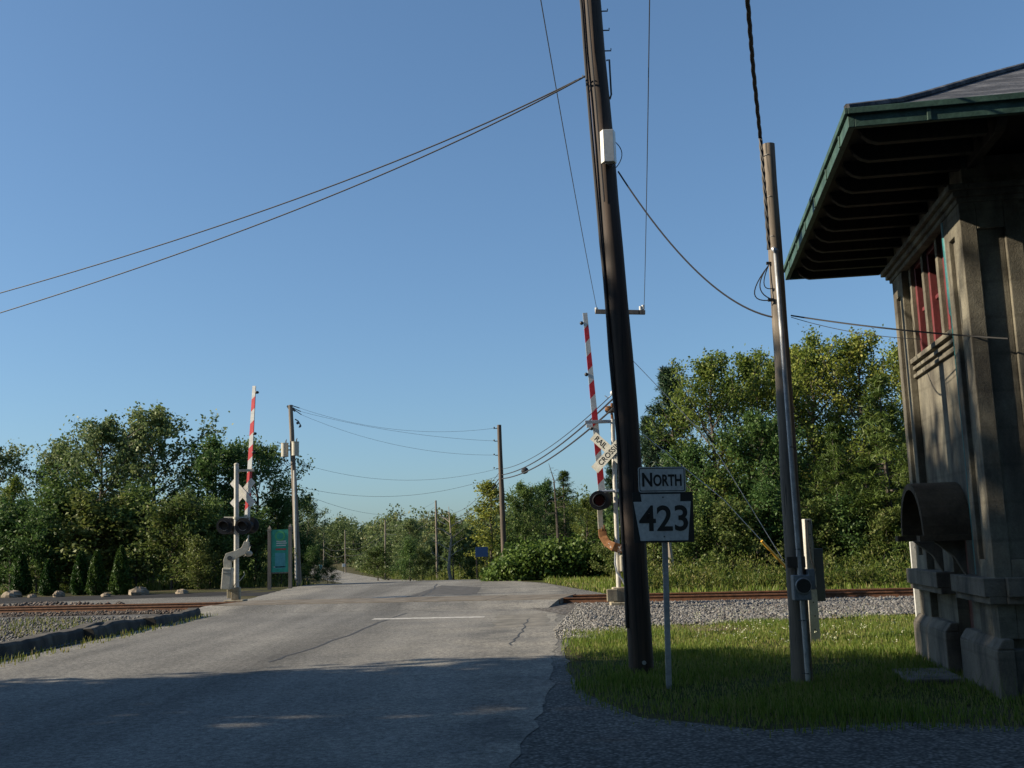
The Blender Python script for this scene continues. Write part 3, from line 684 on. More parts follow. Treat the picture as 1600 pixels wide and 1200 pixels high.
q.tube(para(c0 + Vector((-.09, -.03, 0)), c1 + Vector((-.16, -.05, .05)), along(d2, 452, p2_b) + Vector((-.06, -.06, 0)), 12), .006, 5)
q.box(c2 + Vector((-.1, -.06, 0)), (.06, .03, .035)); q.box(along(d2, 412, p2_b) + Vector((-.09, -.03, 0)), (.05, .03, .03))
q.build("drip_loop", M['cable'], p2, True)

# white slotted post behind it, with a grey box bolted on
wb = Vector((4.37, 16.14, 0)); wt = P(1260, 811, 16.14)
wp = empty("white_post", wb, 0, "white painted concrete post with bolt holes and a grey box, behind slim pole", "post")
dw = wt - wb
q = MB(); h_ = dw.length
R = Vector((0, 0, 1)).rotation_difference(dw).to_matrix() @ Matrix.Rotation(math.radians(14), 3, 'Z')
q.add([R @ Vector(p) for p in [(-.09, -.055, -.3), (.09, -.055, -.3), (.09, .055, -.3), (-.09, .055, -.3), (-.062, -.05, h_), (.062, -.05, h_), (.062, .05, h_), (-.062, .05, h_)]], [(0, 1, 2, 3), (4, 5, 6, 7), (0, 1, 5, 4), (1, 2, 6, 5), (2, 3, 7, 6), (3, 0, 4, 7)])
q.build("post_body", M['white_metal'], wp, False, .01)
for i in range(9): MB().disc(R @ Vector((.0 + .015 * (i % 2), -.052, .2 + .2 * i)), R @ Vector((0, 1, 0)), .011, .012, 10).build("bolt_hole", M['black'], wp)
MB().box(R @ Vector((.15, .02, 1.0)), (.15, .1, .78), R).build("grey_box", M['dkgrey'], wp, False, .008)
q = MB(); q.tube([R @ Vector(p) for p in ((-.02, -.06, h_ - .02), (-.03, -.065, h_ - .3), (.0, -.07, h_ - .6), (.05, -.07, h_ - .78), (.03, -.07, h_ - .95), (.06, -.07, h_ - 1.05))], .008, 5)
q.tube([R @ Vector(p) for p in ((.03, -.06, h_), (.06, -.065, h_ - .35), (.05, -.07, h_ - .7), (.02, -.07, h_ - .98))], .006, 5); q.build("loose_cable", M['cable'], wp, True)
# white board at the tower's far corner
b0 = P(1438, 960, 15.0); b0.z = 0; b1 = P(1437, 846, 15.0)
wbo = empty("white_board", b0, -BA, "upright white board standing at the far corner of the tower", "post")
MB().bb(-.06, .06, -.025, .025, -.2, b1.z).build("board", M['white_sign'], wbo, False, .006)
MB().disc((0, -.03, b1.z - .08), (0, 1, 0), .015, .02, 10).build("bolt", M['galv'], wbo)

# route sign
sg_b = Vector((1.58, 11.7, 0)); st = P(1036, 735, 11.66); dsg = st - sg_b
sg = empty("route_sign", sg_b, 0, "white NORTH 423 route sign on a thin steel post", "road sign")
Rz_ = Vector((0, 0, 1)).rotation_difference(dsg).to_matrix()
q = MB()
for (u0, u1, v0, v1) in ((-.022, .022, -.006, .0), (-.03, -.022, -.006, .022), (.022, .03, -.006, .022)):
    q.box(Rz_ @ Vector(((u0 + u1) / 2, (v0 + v1) / 2, dsg.length / 2 - .12)), (u1 - u0, v1 - v0, dsg.length + .24), Rz_)
q.build("sign_post", M['galv'], sg)
def plate_matrix(cpx, cpy, depth, base, roll=0.0, yaw=0.0):
    c = P(cpx, cpy, depth) - base
    return Matrix.Translation(c) @ Matrix.Rotation(yaw, 4, 'Z') @ Matrix.Rotation(roll, 4, 'Y') @ FACE_CAM
def rounded(w_, h_, r, n=5):
    o = []
    for cx_, cy_, a0 in ((w_ / 2 - r, h_ / 2 - r, 0), (-w_ / 2 + r, h_ / 2 - r, 90), (-w_ / 2 + r, -h_ / 2 + r, 180), (w_ / 2 - r, -h_ / 2 + r, 270)):
        for i in range(n + 1): t = math.radians(a0 + 90 * i / n); o.append((cx_ + r * math.cos(t), cy_ + r * math.sin(t)))
    return o
def flat(name, outline, z0, z1, mat, parent, mtx):
    o = MB().prism(outline, 'z', z0, z1).build(name, mat, parent); o.data.transform(mtx); return o
def ring(name, out, inn, z0, z1, mat, parent, mtx):
    q = MB(); n = len(out)
    for i in range(n): j = (i + 1) % n; q.prism([out[i], out[j], inn[j], inn[i]], 'z', z0, z1)
    o = q.build(name, mat, parent); o.data.transform(mtx); return o
mm = plate_matrix(1034.3, 749.3, 11.57, sg_b, .015, .1)
pn = flat("direction_plate", rounded(.525, .275, .025), -.002, .002, M['white_sign'], sg, mm)
ring("border", rounded(.505, .255, .02), rounded(.488, .238, .014), .0025, .0035, M['black_sign'], pn, mm)
letter("lettering", text_fit("N", .112, .152, .006), M['black_sign'], pn, mm @ Matrix.Translation((-.165, .0, .004)))
letter("lettering", text_fit("ORTH", .315, .13, .005), M['black_sign'], pn, mm @ Matrix.Translation((.06, -.008, .004)))
mm = plate_matrix(1036.8, 808, 11.57, sg_b, .015, .1)
rp = flat("route_plate", rounded(.668, .545, .012), -.002, .002, M['black_sign'], sg, mm)
key = [(-.328, .168), (-.236, .168), (-.246, .25), (.195, .25), (.19, .168), (.308, .168), (.262, -.252), (-.262, -.252)]
flat("keystone", key, .0025, .0045, M['white_sign'], rp, mm)
letter("lettering", text_fit("423", .54, .28, .007), M['black_sign'], rp, mm @ Matrix.Translation((-.002, -.012, .006)))
for z in (.215, -.21): o = MB().disc((0, z, .006), (0, 0, 1), .009, .006, 8).build("bolt", M['dkgrey'], rp); o.data.transform(mm)

# ------------------------------------------------------------------ crossing signals
def flasher(parent, c, facing, r=.24, lens=True):
    c = Vector(c); f = facing
    fl = MB().disc(c, (0, 1, 0), r, .03, 28).build("flasher", M['black'], parent, True)
    MB().blob(c + Vector((0, -f * .1, 0)), (.13, .13, .13), 14, 8).build("lamp_housing", M['black'], fl, True)
    vz = MB(); n = 16; L0 = .3
    for i in range(n):
        t0, t1 = math.radians(-40 + 260 * i / n), math.radians(-40 + 260 * (i + 1) / n)
        def pt(t, y, rad): return c + Vector((rad * math.cos(t), f * y, rad * math.sin(t)))
        y_ = lambda t: L0 * (.45 + .55 * max(0, math.sin(t)))
        vz.add([pt(t0, .015, .165), pt(t1, .015, .165), pt(t1, y_(t1), .16), pt(t0, y_(t0), .16), pt(t0, .015, .155), pt(t1, .015, .155), pt(t1, y_(t1), .15), pt(t0, y_(t0), .15)],
               [(0, 1, 2, 3), (4, 5, 6, 7), (2, 3, 7, 6), (0, 1, 5, 4)])
    vz.build("visor", M['black'], fl, True)
    lz = MB().disc(c + Vector((0, f * .03, 0)), (0, f, 0), .14, .04, 24, r2=.12).build("lens", M['lens'] if lens else M['black'], fl, True)
    rg = MB().tube([c + Vector((.145 * math.cos(t), f * .045, .145 * math.sin(t))) for t in [math.pi + i * math.pi / 14 for i in range(15)]], .007, 5)
    rg.build("lens_rim", M['galv'], fl, True)
    return fl
def stripe_arm(parent, a, bq, w0, w1, n=15, off=(0, -1, 0), slant=.16, both=False):
    """gate arm with slanted red stripes, seen along off"""
    a, bq = Vector(a), Vector(bq); d = (bq - a); L_ = d.length; z = d.normalized(); yv = Vector(off).normalized(); xv = z.cross(yv).normalized(); xv = -xv
    q = MB(); t_ = .02
    def pt(s, u, v): return a + z * s + xv * u + yv * v
    k = L_ / n
    for i in range(n):
        s0, s1 = i * k, (i + 1) * k
        def wd(s): return (w0 + (w1 - w0) * s / L_) / 2
        sl0 = slant * wd(s0) / .06 * .35 if i else 0; sl1 = slant * wd(s1) / .06 * .35 if i < n - 1 else 0
        A = [(s0 + sl0, -wd(s0)), (s0 - sl0, wd(s0)), (s1 - sl1, wd(s1)), (s1 + sl1, -wd(s1))]
        vs = [pt(s, u, t_) for s, u in A] + [pt(s, u, -t_) for s, u in A]
        q.add(vs, [(0, 1, 2, 3), (4, 5, 6, 7), (0, 1, 5, 4), (1, 2, 6, 5), (2, 3, 7, 6), (3, 0, 4, 7)], i % 2)
    return q.build("gate_arm", [M['white_sign'], M['red']], parent), pt, L_

# right-hand (near) gate
gb = Vector((2.46, 26.41, .02)); S = 26.41
def g(px, py, dy=0.0): return P(px, py, gb.y + dy) - gb
rg = empty("crossing_gate", gb, 0, "railroad crossing gate raised behind black pole, rusty arm hinge and lettered crossbuck", "crossing gate")
MB().tube([g(968, 946), g(957, 655)], [.06, .055], 14).build("mast", M['white_metal'], rg, True)
q = MB(); c = g(972, 933); q.bb(c.x - .23, c.x + .23, -.2, .2, .1, .45).bb(c.x - .3, c.x + .32, -.28, .28, -.08, .1); q.bb(-.32, -.05, -.24, -.2, .12, .42)
q.build("foundation", M['pedestal'], rg, False, .02)
q = MB(); c = g(951, 640); q.blob(c, (.1, .06, .1), 12, 8).blob(c + Vector((.13, 0, 0)), (.06, .05, .09), 10, 7).tube([g(957, 656), c + Vector((.07, 0, .0)), c + Vector((.09, 0, .16))], .035, 8)
q.build("bell", M['rusty_paint'], rg, True)
q = MB(); q.bb(g(914, 659).x, g(960, 658).x, -.04, .04, g(937, 661.5).z, g(937, 656.5).z); q.build("upper_bracket", M['galv'], rg, False, .006)
MB().bb(g(916, 664).x, g(926, 664).x, -.05, .03, g(920, 668).z, g(920, 663).z).build("bracket_plate", M['white_sign'], rg)
mc = g(955, 706, -.12)
for k, (txt, ang, yo) in enumerate((("RAIL ROAD", -44, .0), ("CROSSING", 44, -.022))):
    m = Matrix.Translation(mc + Vector((0, yo, 0))) @ Matrix.Rotation(-.3, 4, 'Z') @ Matrix.Rotation(math.radians(-ang), 4, 'Y') @ FACE_CAM
    bl = flat("crossbuck_blade", [(-.62, -.115), (.62, -.115), (.62, .115), (-.62, .115)], -.004, .004, M['buck'], rg, m)
    if txt == "CROSSING": letter("lettering", text("CROSSING", .19, .002, .95), M['black_sign'], bl, m @ Matrix.Translation((.0, 0, .006)))
    else:
        letter("lettering", text("RAIL", .19, .002, .95), M['black_sign'], bl, m @ Matrix.Translation((-.36, 0, .006)))
        letter("lettering", text("ROAD", .19, .002, .95), M['black_sign'], bl, m @ Matrix.Translation((.36, 0, .006)))
q = MB().tube([g(934, 768, -.1), g(990, 766, -.1)], .028, 8); q.disc(g(936, 768, -.1), (0, 0, 1), .05, .06, 10).disc(g(963, 767, -.05), (0, 0, 1), .085, .07, 12)
q.build("flasher_crossarm", M['galv'], rg, True)
flasher(rg, g(936, 782, -.2), -1); flasher(rg, g(989, 780, -.2), -1)
flasher(rg, g(941, 781, .22), 1); flasher(rg, g(980, 784, .22), 1)
_, pt, L_ = stripe_arm(rg, g(941, 775, .1), g(914, 489, .1), .17, .115, 13)
for i, s in enumerate((.945, .66, .365)):
    q = MB(); c = pt(L_ * s, .11, 0); q.blob(c, (.05, .05, .05), 10, 7); q.tube([pt(L_ * s, .04, 0), c], .012, 6)
    q.build("arm_light", M['black'], rg, True)
q = MB(); c0, c1 = g(937, 800, .1), g(939, 818, .1); q.box((c0 + c1) / 2, (.13, .06, abs(c0.z - c1.z) + .26)); q.build("arm_shank", M['cream_metal'], rg, False, .006)
q = MB(); c0 = g(945, 838, .0); q.box(c0, (.03, .05, .55)).box(c0 + Vector((-.06, 0, .1)), (.02, .04, .25)); q.build("arm_clamp", M['rusty_paint'], rg, False, .005)
q = MB(); arc = [g(941, 827, .05), g(942, 838, -.02), g(948, 848, -.15), g(958, 854, -.3), g(968, 857, -.3), g(980, 860, -.3)]
n = len(arc); wv_ = [.11, .115, .12, .12, .11, .1]
for i in range(n):
    t = (arc[min(i + 1, n - 1)] - arc[max(i - 1, 0)]).normalized(); nrm = Vector((-t.z, 0, t.x))
    for e in (-1, 1):
        for dy in (-.05, .05): q.v.append(tuple(arc[i] + nrm * wv_[i] * e + Vector((0, dy, 0))))
for i in range(n - 1):
    k = i * 4; q.f += [(k, k + 2, k + 6, k + 4), (k + 1, k + 3, k + 7, k + 5), (k, k + 1, k + 5, k + 4), (k + 2, k + 3, k + 7, k + 6)]
q.f += [(0, 1, 3, 2), (n * 4 - 4, n * 4 - 3, n * 4 - 1, n * 4 - 2)]; q.mi = [0] * len(q.f)
o = q.build("arm_bracket", M['rusty_paint'], rg, False, .01)
MB().disc(g(973, 857, -.37), (0, 1, 0), .07, .06, 16).build("pivot", M['rusty_paint'], o, True)
q = MB(); c = g(980, 880, -.1); q.bb(c.x - .18, c.x + .22, -.22, .22, c.z - .2, c.z + .2); q.build("mechanism_housing", M['cream_metal'], rg, False, .03)
q = MB(); c = g(990, 860, -.3); q.box(c + Vector((.05, 0, -.05)), (.3, .08, .3)); q.build("counterweight", M['rusty_paint'], rg, False, .02)
q = MB(); c = g(981, 915, -.1); q.bb(c.x - .06, c.x + .12, -.1, .1, c.z - .28, c.z + .25); q.build("cable_box", M['rusty_paint'], rg, False, .02)
MB().tube([g(962, 858, -.16), g(961, 880, -.18), g(964, 895, -.18), g(972, 905, -.18), g(977, 915, -.15), g(979, 925, -.15)], .022, 8).build("flex_conduit", M['galv'], rg, True)

# left-hand (far) gate, seen from behind
gb2 = Vector((-9.16, 34.85, 0))
def h(px, py, dy=0.0): return P(px, py, gb2.y + dy) - gb2
lg = empty("crossing_gate", gb2, 0, "cream crossing gate by the left road edge, back of crossbuck towards us", "crossing gate")
MB().tube([h(369.5, 930), h(369.5, 726)], [.085, .075], 14).build("mast", M['white_metal'], lg, True)
MB().blob(h(369.5, 726), (.085, .085, .06), 12, 6).build("mast_cap", M['cream_metal'], lg, True)
c = h(370, 940)
q = MB(); q.bb(-.14, .12, -.13, .13, .1, .5); q.bb(-.28, -.14, -.1, .1, .16, .46); q.build("base_casting", M['pedestal'], lg, False, .02)
MB().bb(-.32, .3, -.3, .3, -.12, .1).build("foundation", M['pedestal'], lg, False, .02)
MB().bb(0, h(397, 735).x, -.05, .05, h(385, 737).z, h(385, 733.2).z).build("upper_bracket", M['cream_metal'], lg, False, .006)
mc = h(379, 770, .14)
for k, ang in enumerate((-45, 45)):
    m = Matrix.Translation(mc + Vector((0, .02 * k, 0))) @ Matrix.Rotation(-.3, 4, 'Z') @ Matrix.Rotation(math.radians(-ang), 4, 'Y') @ FACE_CAM
    bl = flat("crossbuck_blade", [(-.56, -.115), (.56, -.115), (.56, .115), (-.56, .115)], -.004, .004, M['buck_back'], lg, m)
    flat("reflective_strip", [(-.55, -.03), (.55, -.03), (.55, .03), (-.55, .03)], .0045, .007, M['buck'], bl, m)
q = MB().tube([h(350, 809, .02), h(390, 809, .02)], .03, 8).disc(h(369.5, 809), (0, 0, 1), .11, .07, 12).disc(h(384, 807, 0), (0, 0, 1), .05, .12, 10); q.build("flasher_crossarm", M['cream_metal'], lg, True)
flasher(lg, h(351, 822, -.16), -1, .27, False); flasher(lg, h(380, 822, -.16), -1, .27, False)
flasher(lg, h(360, 822, .2), 1, .27); flasher(lg, h(392, 821, .2), 1, .27)
_, pt, L_ = stripe_arm(lg, h(386, 813, .12), h(397.3, 603, .12), .19, .12, 11, (-.35, -1, 0))
for i, s in enumerate((.95, .64, .5)):
    c = pt(L_ * s, -.12, 0); q = MB().blob(c, (.07, .06, .05), 10, 7).tube([pt(L_ * s, -.03, 0), c], .014, 6); q.build("arm_light", M['black'], lg, True)
arc = [h(356, 889, -.25), h(355.5, 876, -.25), h(358, 871, -.25), h(369, 866, -.25), h(380, 861, -.25), h(384, 855, -.25), h(386, 846, -.25)]
q = MB(); n = len(arc); wv_ = [.12, .125, .16, .12, .12, .11, .08]
for i in range(n):
    t = (arc[min(i + 1, n - 1)] - arc[max(i - 1, 0)]).normalized(); nrm = Vector((-t.z, 0, t.x))
    for e in (-1, 1):
        for dy in (-.06, .06): q.v.append(tuple(arc[i] + nrm * wv_[i] * e + Vector((0, dy, 0))))
for i in range(n - 1):
    k = i * 4; q.f += [(k, k + 2, k + 6, k + 4), (k + 1, k + 3, k + 7, k + 5), (k, k + 1, k + 5, k + 4), (k + 2, k + 3, k + 7, k + 6)]
q.f += [(0, 1, 3, 2), (n * 4 - 4, n * 4 - 3, n * 4 - 1, n * 4 - 2)]; q.mi = [0] * len(q.f)
o = q.build("arm_bracket", M['cream_metal'], lg, False, .015)
MB().disc(h(358.5, 872, -.33), (0, 1, 0), .07, .05, 16).build("pivot", M['dkgrey'], o, True)
MB().tube([h(386, 847, -.25), h(387.5, 842, -.25), h(388.5, 836, -.25)], [.05, .03, .02], 8).build("arm_hook", M['cream_metal'], o, True)
Rm = Matrix.Rotation(math.radians(4), 3, 'Y')
q = MB().box(h(355.5, 904, -.28), (.3, .36, .68), Rm); o = q.build("mechanism_housing", M['cream_metal'], lg, False, .025)
q = MB()
for z in (.26, .16): q.box(h(356, 904, -.28) + Vector((.02, -.183, z)), (.24, .012, .018), Rm)
q.build("housing_rib", M['dkgrey'], o)
MB().blob(h(388.5, 865, .15), (.13, .1, .1), 12, 8).build("counterweight", M['cream_metal'], lg, True)
MB().tube([h(381, 870, .12), h(388.5, 865, .15), h(392, 852, .15), h(386, 851, .12)], .02, 6).build("counterweight_arm", M['dkgrey'], lg, True)
MB().tube([h(364, 921, -.2), h(367, 913, -.2), h(376, 906, -.15), h(382, 898, -.1), h(381, 893, -.1)], .016, 6).build("flex_conduit", M['cream_metal'], lg, True)

# ------------------------------------------------------------------ green information board
s0, s1 = G(421, 921), G(453.5, 919.5); s1.y = s0.y; s1 = P(453.5, 919.5, s0.y); s1.z = 0
ib = empty("information_board", (s0 + s1) / 2, 0, "tall green information board between two wooden posts at the tree line", "sign board")
c0 = (s0 + s1) / 2
def ii(px, py, dy=0): return P(px, py, s0.y + dy) - c0
for a_, z_ in ((s0, 826), (s1, 823)):
    top = ii(420 if a_ is s0 else 451.5, z_); x = (a_ - c0).x
    q = MB(); q.bb(x - .07, x + .07, -.07, .07, -.2, top.z); q.add([(x - .07, -.07, top.z), (x + .07, -.07, top.z), (x + .07, .07, top.z), (x - .07, .07, top.z), (x, 0, top.z + .14)], [(0, 1, 4), (1, 2, 4), (2, 3, 4), (3, 0, 4)])
    q.bb(x - .085, x + .085, -.085, .085, top.z - .12, top.z - .05)
    q.build("post", M['greywood'], ib)
x0, x1 = (s0 - c0).x + .075, (s1 - c0).x - .075
z1, z0 = ii(437, 827.5).z, ii(437, 894).z; zc = (z0 + z1) / 2
bd_ = MB().bb(x0, x1, -.02, .02, z0, z1).build("board", M['green_sign'], ib)
MB().bb(x0, x1, -.03, .03, z0 - .05, z0 - .003).build("bottom_rail", M['greywood'], ib)
c = ii(437.5, 837.5, -.03); q = MB().disc((c.x, -.028, c.z), (0, 1, 0), .22, .012, 32); q.build("emblem", M['ltgreen'], bd_)
q = MB().disc((c.x, -.036, c.z), (0, 1, 0), .15, .004, 32); q.build("emblem_centre", M['green_sign'], bd_)
def strip(name, xa, xb, ya, yb, mat): MB().bb(ii(xa, ya).x, ii(xb, ya).x, -.027, -.0205, ii(437, yb).z, ii(437, ya).z).build(name, mat, bd_)
strip("panel", 430, 446, 864, 888, M['ltblue']); strip("red_band", 431, 447, 857, 859.5, M['red_print'])
for k, (y_, xa, xb) in enumerate(((845, 432, 447), (848, 432, 448), (851.5, 432, 447), (885, 428, 446))): strip("text_line", xa, xb, y_, y_ + 1.6, M['buck_back'])

# ------------------------------------------------------------------ far poles and wires
def simple_pole(px, ybase, ytop, depth, r, mat, label, group=None, dy_top=0.0):
    b_ = P(px[0], ybase, depth); b_.z = gz(depth) ; t_ = P(px[1], ytop, depth)
    return pole_thing("utility_pole", b_, t_, r, r * .7, mat, label, "utility pole", group) + (b_,)
tp, dt, tb = simple_pole((467, 454), 915, 633, 50.0, .15, M['greywood'], "tall pole with two grey transformers beside the green board")
def tt(px, py, dy=0): return P(px, py, 50 + dy) - tb
for px, py, dy in ((445, 703, -.1), (461.5, 701, -.35)):
    c = tt(px, py, dy)
    q = MB().disc(c, (0, 0, 1), .17, .6, 18).disc(c + Vector((0, 0, .31)), (0, 0, 1), .18, .035, 18).disc(c + Vector((0, 0, -.31)), (0, 0, 1), .175, .03, 18)
    o = q.build("transformer", M['cream_metal'], tp, True)
    MB().tube([c + Vector((.05, 0, .32)), c + Vector((.05, 0, .42)), c + Vector((.09, 0, .5))], [.035, .03, .015], 8).build("bushing", M['dkgrey'], o, True)
q = MB()
for y in (697, 703): q.tube([tt(450, y, -.1), tt(459, y, 0)], .03, 6)
q.build("transformer_bracket", M['dkgrey'], tp)
q = MB(); q.tube([tt(449, 634), tt(452, 639), tt(458, 640), tt(461, 642)], .05, 6); q.tube([tt(458, 637), tt(461, 643)], .04, 6)
q.build("top_bracket", M['dkgrey'], tp)
q = MB()
for (a0, b0) in (((457, 634), (468, 637.5)), ((459, 638), (470, 643)), ((461, 641), (471, 648))): q.tube([tt(*a0), tt(*b0)], .022, 6)
q.tube([tt(461, 655), tt(466, 658), tt(470, 665), tt(467, 668)], .03, 6).blob(tt(465, 661), .07, 8, 5).blob(tt(469, 666), .06, 8, 5)
q.tube([tt(463, 750, -.1), tt(470, 748, -.1), tt(471, 745, -.1)], .025, 6); q.tube([tt(464, 722), tt(470, 724)], .02, 5)
q.build("insulator_arm", M['dkgrey'], tp, True)
q = MB()
for dx in (0, 2, 4): q.tube(para(tt(442 + dx, 712, -.2), tt(448 + dx, 728 - dx, -.2), tt(460, 722, -.2), 10), .012, 5)
q.build("transformer_lead", M['cable'], tp, True)
MB().tube([tt(461.5, 735, -.13) + Vector((-.05, 0, 0)), tt(466.2, 905, -.13) + Vector((-.1, 0, 0))], .06, 8).build("conduit", M['white_metal'], tp, True)

pb, db, b785 = simple_pole((789, 780), 908, 664, 49.5, .14, M['brownwood'], "dark tall pole rising behind the leafy roadside bush")
def pp(px, py, dy=0): return P(px, py, 49.5 + dy)
q = MB()
for y in (669, 689, 711, 732): q.tube([pp(781 + (y - 664) * .04, y) - b785, pp(771 + (y - 664) * .06, y + .5) - b785], .02, 5).blob(pp(772, y - 1) - b785, .04, 8, 5)
q.build("insulator_arm", M['dkgrey'], pb, True)
p683, d683, b683 = simple_pole((683.5, 681), 906, 782, 107, .13, M['greywood'], "thin grey pole beside the bare pale tree past the crest")
p602, d602, b602 = simple_pole((602, 602), 905, 812, 142, .13, M['greywood'], "thin grey pole beside the far road at its bend")
p540, d540, b540 = simple_pole((540, 539), 892, 828, 203, .14, M['greywood'], "second farthest pole, short and thin beside the far road")
p506, d506, b506 = simple_pole((506, 506), 885, 832, 254, .15, M['greywood'], "farthest and shortest pole where the road disappears")
# pole hidden by the black one, with its crossarm
hb = P(991, 950, 25.0); hb.z = 0.02; ht = P(968.5, 482, 25.0)
hp_, dh = pole_thing("utility_pole", hb, ht, .13, .085, M['brownwood'], "pole hidden behind the thick black one, only its crossarm showing")
def hh(px, py, dy=0): return P(px, py, 25 + dy) - hb
ca = MB().box((hh(930, 489.5, -.12) + hh(1008, 485.5, -.12)) / 2, (1.2, .09, .1), Matrix.Rotation(.05, 3, 'Y')).build("crossarm", M['greywood'], hp_, False, .006)
for px, py in ((932, 484), (1005, 480), (1001, 482)):
    c = hh(px, py, -.12); MB().disc(c, (0, 0, 1), .04, .1, 10).disc(c + Vector((0, 0, -.06)), (0, 0, 1), .02, .06, 8).build("insulator", M['insul'], ca, True)
q = MB().tube([hh(962, 612), hh(957, 614)], .03, 6).blob(hh(957, 614), .06, 8, 5).tube([hh(957, 616), hh(950, 622), hh(945, 618)], .012, 5); q.build("dead_end_clamp", M['insul'], hp_, True)

A, B_ = P(0, 458, 20), P(914, 119, 13.0)
m1 = P(460, 312, 16.4)
ext = lambda a_, b_, k: a_ + (a_ - b_) * k
wire("overhead_cable", [ext(A, m1, 1.2)] + para(A, m1, B_, 24), .011, M['cable'], "upper of two black cables sloping to the black pole from the left", "cable", "paired cables at upper left")
A, m1 = P(0, 489, 20), P(460, 329, 16.4)
wire("overhead_cable", [ext(A, m1, 1.2)] + para(A, m1, B_ + Vector((-.03, -.02, -.03)), 24), .011, M['cable'], "lower of two black cables sloping to the black pole from the left", "cable", "paired cables at upper left")
for (top, bot, lab) in (((845, 0), (932, 480), "thin wire running overhead to the crossarm's left insulator"), ((1015, 0), (1006.5, 478), "thin wire running overhead to the crossarm's right insulator")):
    a_, b_ = P(*top, 11.5), P(*bot, 24.88)
    wire("overhead_wire", [ext(a_, b_, 1.0)] + sagged(a_, b_, .12), .007, M['wire'], lab)
a_, m_, b_ = P(966, 268, 13.1), P(1070, 405, 12.55), P(1210, 496, 11.85)
wire("service_wire", para(a_, m_, b_, 24, .42), .011, M['cable'], "black wire sagging between the black pole and the slim pole", "cable")
top = [P(1150, -200, 6.6), P(1168, 0, 9.0), P(1177, 110, 10.3), P(1188, 215, 11.72), P(1195, 300, 11.72), P(1202, 398, 11.75)]
pts = []
for i in range(len(top) - 1):
    for k in range(12): pts.append(top[i].lerp(top[i + 1], k / 12))
q = MB()
for ph in (0, 2.1, 4.2):
    q.tube([p + Vector((.013 * math.cos(i * .9 + ph), .013 * math.sin(i * .9 + ph), 0)) for i, p in enumerate(pts)], .012, 6)
tag(q.build("twisted_cable", M['cable'], None, True), "thick twisted black cable dropping from the sky down the slim pole", "cable")
tgt = tw.matrix_basis @ Vector((1.7, -.1, 3.45)); tgt = P(1570, 529, 10.0)
a_ = P(1236, 493, 11.9)
wire("service_wire", sagged(a_, P(1575, 529, 10.12), .03), .009, M['cable'], "thicker of two wires from the slim pole to the tower wall", "cable", "wires to the tower")
wire("service_wire", sagged(a_ + Vector((0, 0, -.02)), P(1440, 530, 10.9), .05), .004, M['wire'], "thinner of two wires from the slim pole to the tower wall", "cable", "wires to the tower")
spans = [((468, 637.5), (773, 669), .55, "topmost wire between the transformer pole and the tall roadside pole"), ((470, 643), (773, 689), .25, "second wire from the top between transformer and roadside poles"),
         ((471, 648), (774, 711), .5, "third wire from the top between transformer and roadside poles"), ((469, 724), (776, 733), .65, "fourth wire down between transformer and roadside poles")]
for a0, b0, sg_, lab in spans:
    wire("overhead_wire", sagged(P(*a0, 50), P(*b0, 49.5), sg_), .006, M['wire'], lab)
wire("overhead_wire", sagged(P(469, 761, 50), P(784, 742, 49.5), .7), .007, M['wire'], "lowest wire between the transformer pole and the tall roadside pole")
wire("overhead_wire", sagged(P(469, 770, 50), P(681, 783, 107), 1.2), .008, M['wire'], "wire from the transformer pole to the thin pole past the crest")
hw = hb + hh(957, 614)
bund = [("thin top wire of the bundle passing the tall roadside pole", 733, 0, .012, 615), ("middle thick cable of the bundle passing the tall roadside pole", 742, -.14, .022, 623), ("lowest thick cable of the bundle, carrying a splice case", 748, -.3, .024, 638)]
for lab, y785, dz, r_, y0 in bund:
    a_ = P(958, y0, 25); b_ = P(784, y785, 49.5)
    pts = sagged(a_, b_, .35)
    p3 = b683 + d683 * (.93 + dz * .5); p4 = b602 + d602 * (.9 + dz * .45); p5 = b540 + d540 * (.72 + dz); p6 = b506 + d506 * (.76 + dz)
    pts = pts[:-1] + sagged(b_, p3, 1.3)[:-1] + sagged(p3, p4, .7)[:-1] + sagged(p4, p5, 1.2)[:-1] + sagged(p5, p6, .9)
    o = wire("overhead_cable", pts, r_, M['cable'], lab, "cable", "bundled cables along the road")
    if y0 == 638:
        c = P(820, 735.5, 44.6); t = (a_ - b_).normalized()
        MB().tube([c - t * .26, c - t * .2, c + t * .2, c + t * .26], [.05, .13, .13, .05], 12).build("splice_case", M['cable'], o, True)
# guy wires with the yellow guard
gA = G(1231, 893) ; gA = P(1231, 893, 27.0)
wire("guy_wire", [hb + dh * .86, P(1110, 690, 26.1), P(1224, 876, 27)], .008, M['galv'], "upper of two slanting steel guy wires in front of the trees", "guy wire", "guy wires")
t_ = P(1232, 890, 26.6); t_.z = .0
o = wire("guy_wire", [hb + dh * .62, P(1130, 780, 25.9), P(1190, 845, 26.3), P(1231, 889, 26.6), Vector((t_.x + .4, t_.y, 0))], .008, M['galv'], "lower slanting guy wire with a yellow plastic guard at its foot", "guy wire", "guy wires")
MB().tube([P(1190, 845, 26.28), P(1230, 888, 26.58)], .035, 8).build("yellow_guard", M['yellow'], o, True)

